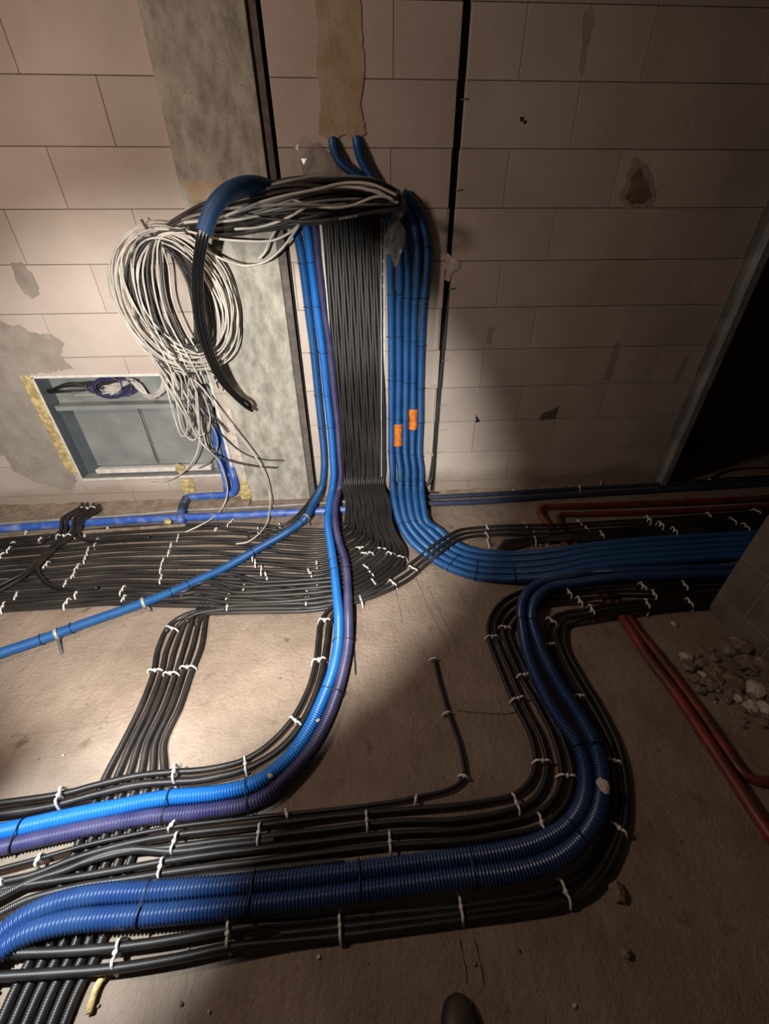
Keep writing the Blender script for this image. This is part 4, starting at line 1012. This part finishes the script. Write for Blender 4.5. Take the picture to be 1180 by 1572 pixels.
crumple('plastic_film', W(472, 246, .06), .10, .075, M['film'], 'crumpled clear plastic film tucked behind the left part of the hung bundle', 1)
crumple('plastic_film', W(605, 368, .09), .05, .10, M['film'], 'crumpled clear plastic film hanging over the right conduits', 4)
crumple('plastic_film', W(612, 312, .12), .035, .06, M['film'], 'clear plastic film round the right end of the hung bundle', 7)
crumple('plastic_bag', F(1018, 722, .05), .08, .07, M['film'], 'crumpled clear plastic at the foot of the metal stud', 9, .05)


def rock(p, s, label, m, seed, grp=None, flat=.6, cat='rubble', name='rubble_chunk'):
    bm = bmesh.new(); bmesh.ops.create_icosphere(bm, subdivisions=2, radius=1)
    for v in bm.verts:
        d = v.co.normalized(); c = Vector([round(x * 1.6 + seed % 3 * .2) / 1.6 for x in d])
        v.co = d * (1 + .55 * noise.noise(d * 1.9 + Vector((seed * 3.3, 0, 0))) + .12 * noise.noise(d * 6 + Vector((seed, 0, 0)))) * .8 + c * .2
        v.co = Vector((v.co.x * s, v.co.y * s * .8, v.co.z * s * flat))
    me = bpy.data.meshes.new(name); bm.to_mesh(me); bm.free(); me.materials.append(m)
    o = bpy.data.objects.new(name, me); COL.objects.link(o); o.location = F(p[0], p[1], s * flat * .6); o.rotation_euler = (0, 0, seed)
    return tag(o, label, cat, grp)


rock((1053, 1008), .028, 'pale heart-shaped stone chip beside the red pipes', M['chip'], 3, cat='stone chip', name='stone_chip')
rock((260, 806), .030, 'small lump of yellow foam on the floor cables below the elbow', M['foam'], 2, cat='foam', name='expanding_foam').location.z = .04
rock((1034, 958), .016, 'small pebble in front of the lower right cables', M['chip'], 5, cat='pebble', name='pebble')
rock((948, 1370), .026, 'brown clod on the floor right of the S-bend', M['rubble'], 8, cat='clod', name='clod')
rock((960, 1462), .015, 'narrow brown crumb on the floor near the lower right', M['rubble'], 9, cat='crumb', name='crumb')
rock((914, 1222), .024, 'flat pale chip stuck on the S-bend conduits', M['chip'], 11, flat=.4, cat='stone chip', name='stone_chip').location.z = .092
rock((419, 1203), .010, 'tiny pale chip lying on the violet conduit bend', M['chip'], 12, cat='stone chip', name='stone_chip').location.z = .066
rock((490, 1118), .008, 'tiny pale chip between bright blue and violet conduits', M['chip'], 13, cat='stone chip', name='stone_chip').location.z = .062
rl = [(1100, 1030, .05), (1125, 1045, .06), (1150, 1020, .075), (1165, 985, .08), (1140, 990, .06), (1120, 1000, .045), (1160, 1060, .06), (1178, 1030, .09), (1175, 1090, .05), (1145, 1075, .035), (1085, 1040, .03),
      (1075, 1060, .03), (1065, 1042, .035), (1130, 1070, .03), (1108, 1056, .03), (1185, 1065, .06), (1150, 958, .05), (1178, 962, .07), (1160, 1090, .028), (1095, 1010, .03)]
for i, (x, y, s) in enumerate(rl):
    pale = i in (6, 8, 13)
    rock((x, y), s * .8, ('pale' if pale else 'brown') + ' broken chunk in the rubble heap at the foot of the partition', M['chip'] if pale else M['rubble'], i + 20, ('pale' if pale else 'brown') + ' rubble chunks')
for i in range(34):
    t_ = rnd.random(); x = 1062 + 125 * t_ + rnd.gauss(0, 10); y = 1032 + 70 * t_ ** 1.5 + rnd.gauss(0, 13)
    rock((x, y), rnd.uniform(.014, .04), ('pale' if i % 5 == 0 else 'brown') + ' angular fragment in the debris ridge by the partition', M['chip' if i % 5 == 0 else 'rubble'], i + 400, ('pale' if i % 5 == 0 else 'brown') + ' fragments of the debris ridge', .5)
for i in range(26):
    x = rnd.uniform(1050, 1180); y = rnd.uniform(990, 1110) + (x - 1110) * .2
    rock((x, y), rnd.uniform(.008, .02), 'small crumb scattered round the rubble heap', M['rubble'], i + 60, 'crumbs round the rubble heap')
# debris around the right black cables
for i in range(8):
    rock((572 + rnd.gauss(0, 9), 812 + rnd.gauss(0, 4)), rnd.uniform(.004, .009), 'small pale crumb on the cables at the foot of the tray', M['chip'], i + 300, 'pale crumbs at the tray foot', .6).location.z = .045
for i in range(46):
    x = 815 + rnd.gauss(0, 26); y = 832 + rnd.gauss(0, 7)
    rock((x, y), rnd.uniform(.006, .017), 'small crumb of mortar between the cables right of the riser', M['chip' if i % 3 == 0 else 'rubble'], i + 90, 'mortar crumbs between the cables', .4)
for i in range(40):
    x = rnd.uniform(10, 1100); y = rnd.uniform(960, 1560)
    rock((x, y), rnd.uniform(.0025, .006), 'tiny grit crumb on the floor', M['chip' if i % 3 == 0 else 'rubble'], i + 120, 'grit on the floor', .5, cat='grit', name='grit')
b, Fc, _ = sweep(Fl(.012, (160, 1498), (150, 1512), (140, 1540), (136, 1556)), .009, 8, .01)
tag(mesh('tape_scrap', b, Fc, M['foam']), 'pale yellow tape scrap beside the conduits at the bottom left', 'tape')
# trowel ridges left in the screed
for k, c in enumerate([[(95, 1007), (160, 1000), (237, 995)], [(17, 1130), (110, 1118), (200, 1101)], [(291, 1083), (330, 1076), (373, 1063)], [(325, 985), (365, 981), (412, 972)], [(638, 889), (660, 940), (688, 996)],
                       [(655, 900), (676, 945), (702, 992)], [(606, 905), (614, 940), (617, 960)], [(703, 1440), (712, 1480), (716, 1510)], [(728, 1445), (736, 1480), (742, 1512)], [(700, 1090), (770, 1095), (810, 1088)]]):
    V, Fc, _ = sweep(Fl(-.001, *c), lambda t: .0028 + .0012 * math.sin(t * 11), 6, .01)
    mesh('screed_ridge', V, Fc, M['floor'], bpy.data.objects['floor'])
# shoe of the person taking the picture, toe just inside the frame
sh = tag(empty('shoe', F(702, 1600)), 'toe of a dark brown shoe at the bottom edge of the picture', 'shoe')
toe = F(682, 1532)
bm = bmesh.new(); bmesh.ops.create_uvsphere(bm, u_segments=28, v_segments=18, radius=1)
for v in bm.verts:
    yy = v.co.y
    wdt = (.046 - .006 * max(0, -yy)) * math.sqrt(1 + yy * yy + yy ** 4)
    z = v.co.z
    hgt = .035 + .035 * max(0, -yy + .1) ** 1.2
    v.co = Vector((v.co.x * wdt, yy * .14, max(z, -.45) * hgt + .018))
me = bpy.data.meshes.new('upper'); bm.to_mesh(me); bm.free(); me.materials.append(M['shoe'])
for p_ in me.polygons: p_.use_smooth = True
o = bpy.data.objects.new('upper', me); COL.objects.link(o); o.location = (toe[0] + .03, toe[1] - .14, 0); under(o, sh)
sole = MB(); n_ = 28
for z in (0, .014):
    sole.V += [(toe[0] + .03 + .05 * math.cos(2 * math.pi * k / n_) * math.sqrt(1 + math.sin(2 * math.pi * k / n_) ** 2 + math.sin(2 * math.pi * k / n_) ** 4), toe[1] - .14 + .146 * math.sin(2 * math.pi * k / n_), z) for k in range(n_)]
sole.F = [list(range(n_))[::-1], list(range(n_, 2 * n_))] + [[k, (k + 1) % n_, n_ + (k + 1) % n_, n_ + k] for k in range(n_)]
under(sole.build('sole', M['lace']), sh)
for k in range(3):
    y = toe[1] - .095 - .022 * k; b = MB(); b.tube([(toe[0] + .005, y, .062), (toe[0] + .03, y - .004, .071 + .004 * k), (toe[0] + .055, y, .062)], .003, 6, .006)
    under(b.build('lace', M['lace'], smooth=True), sh)
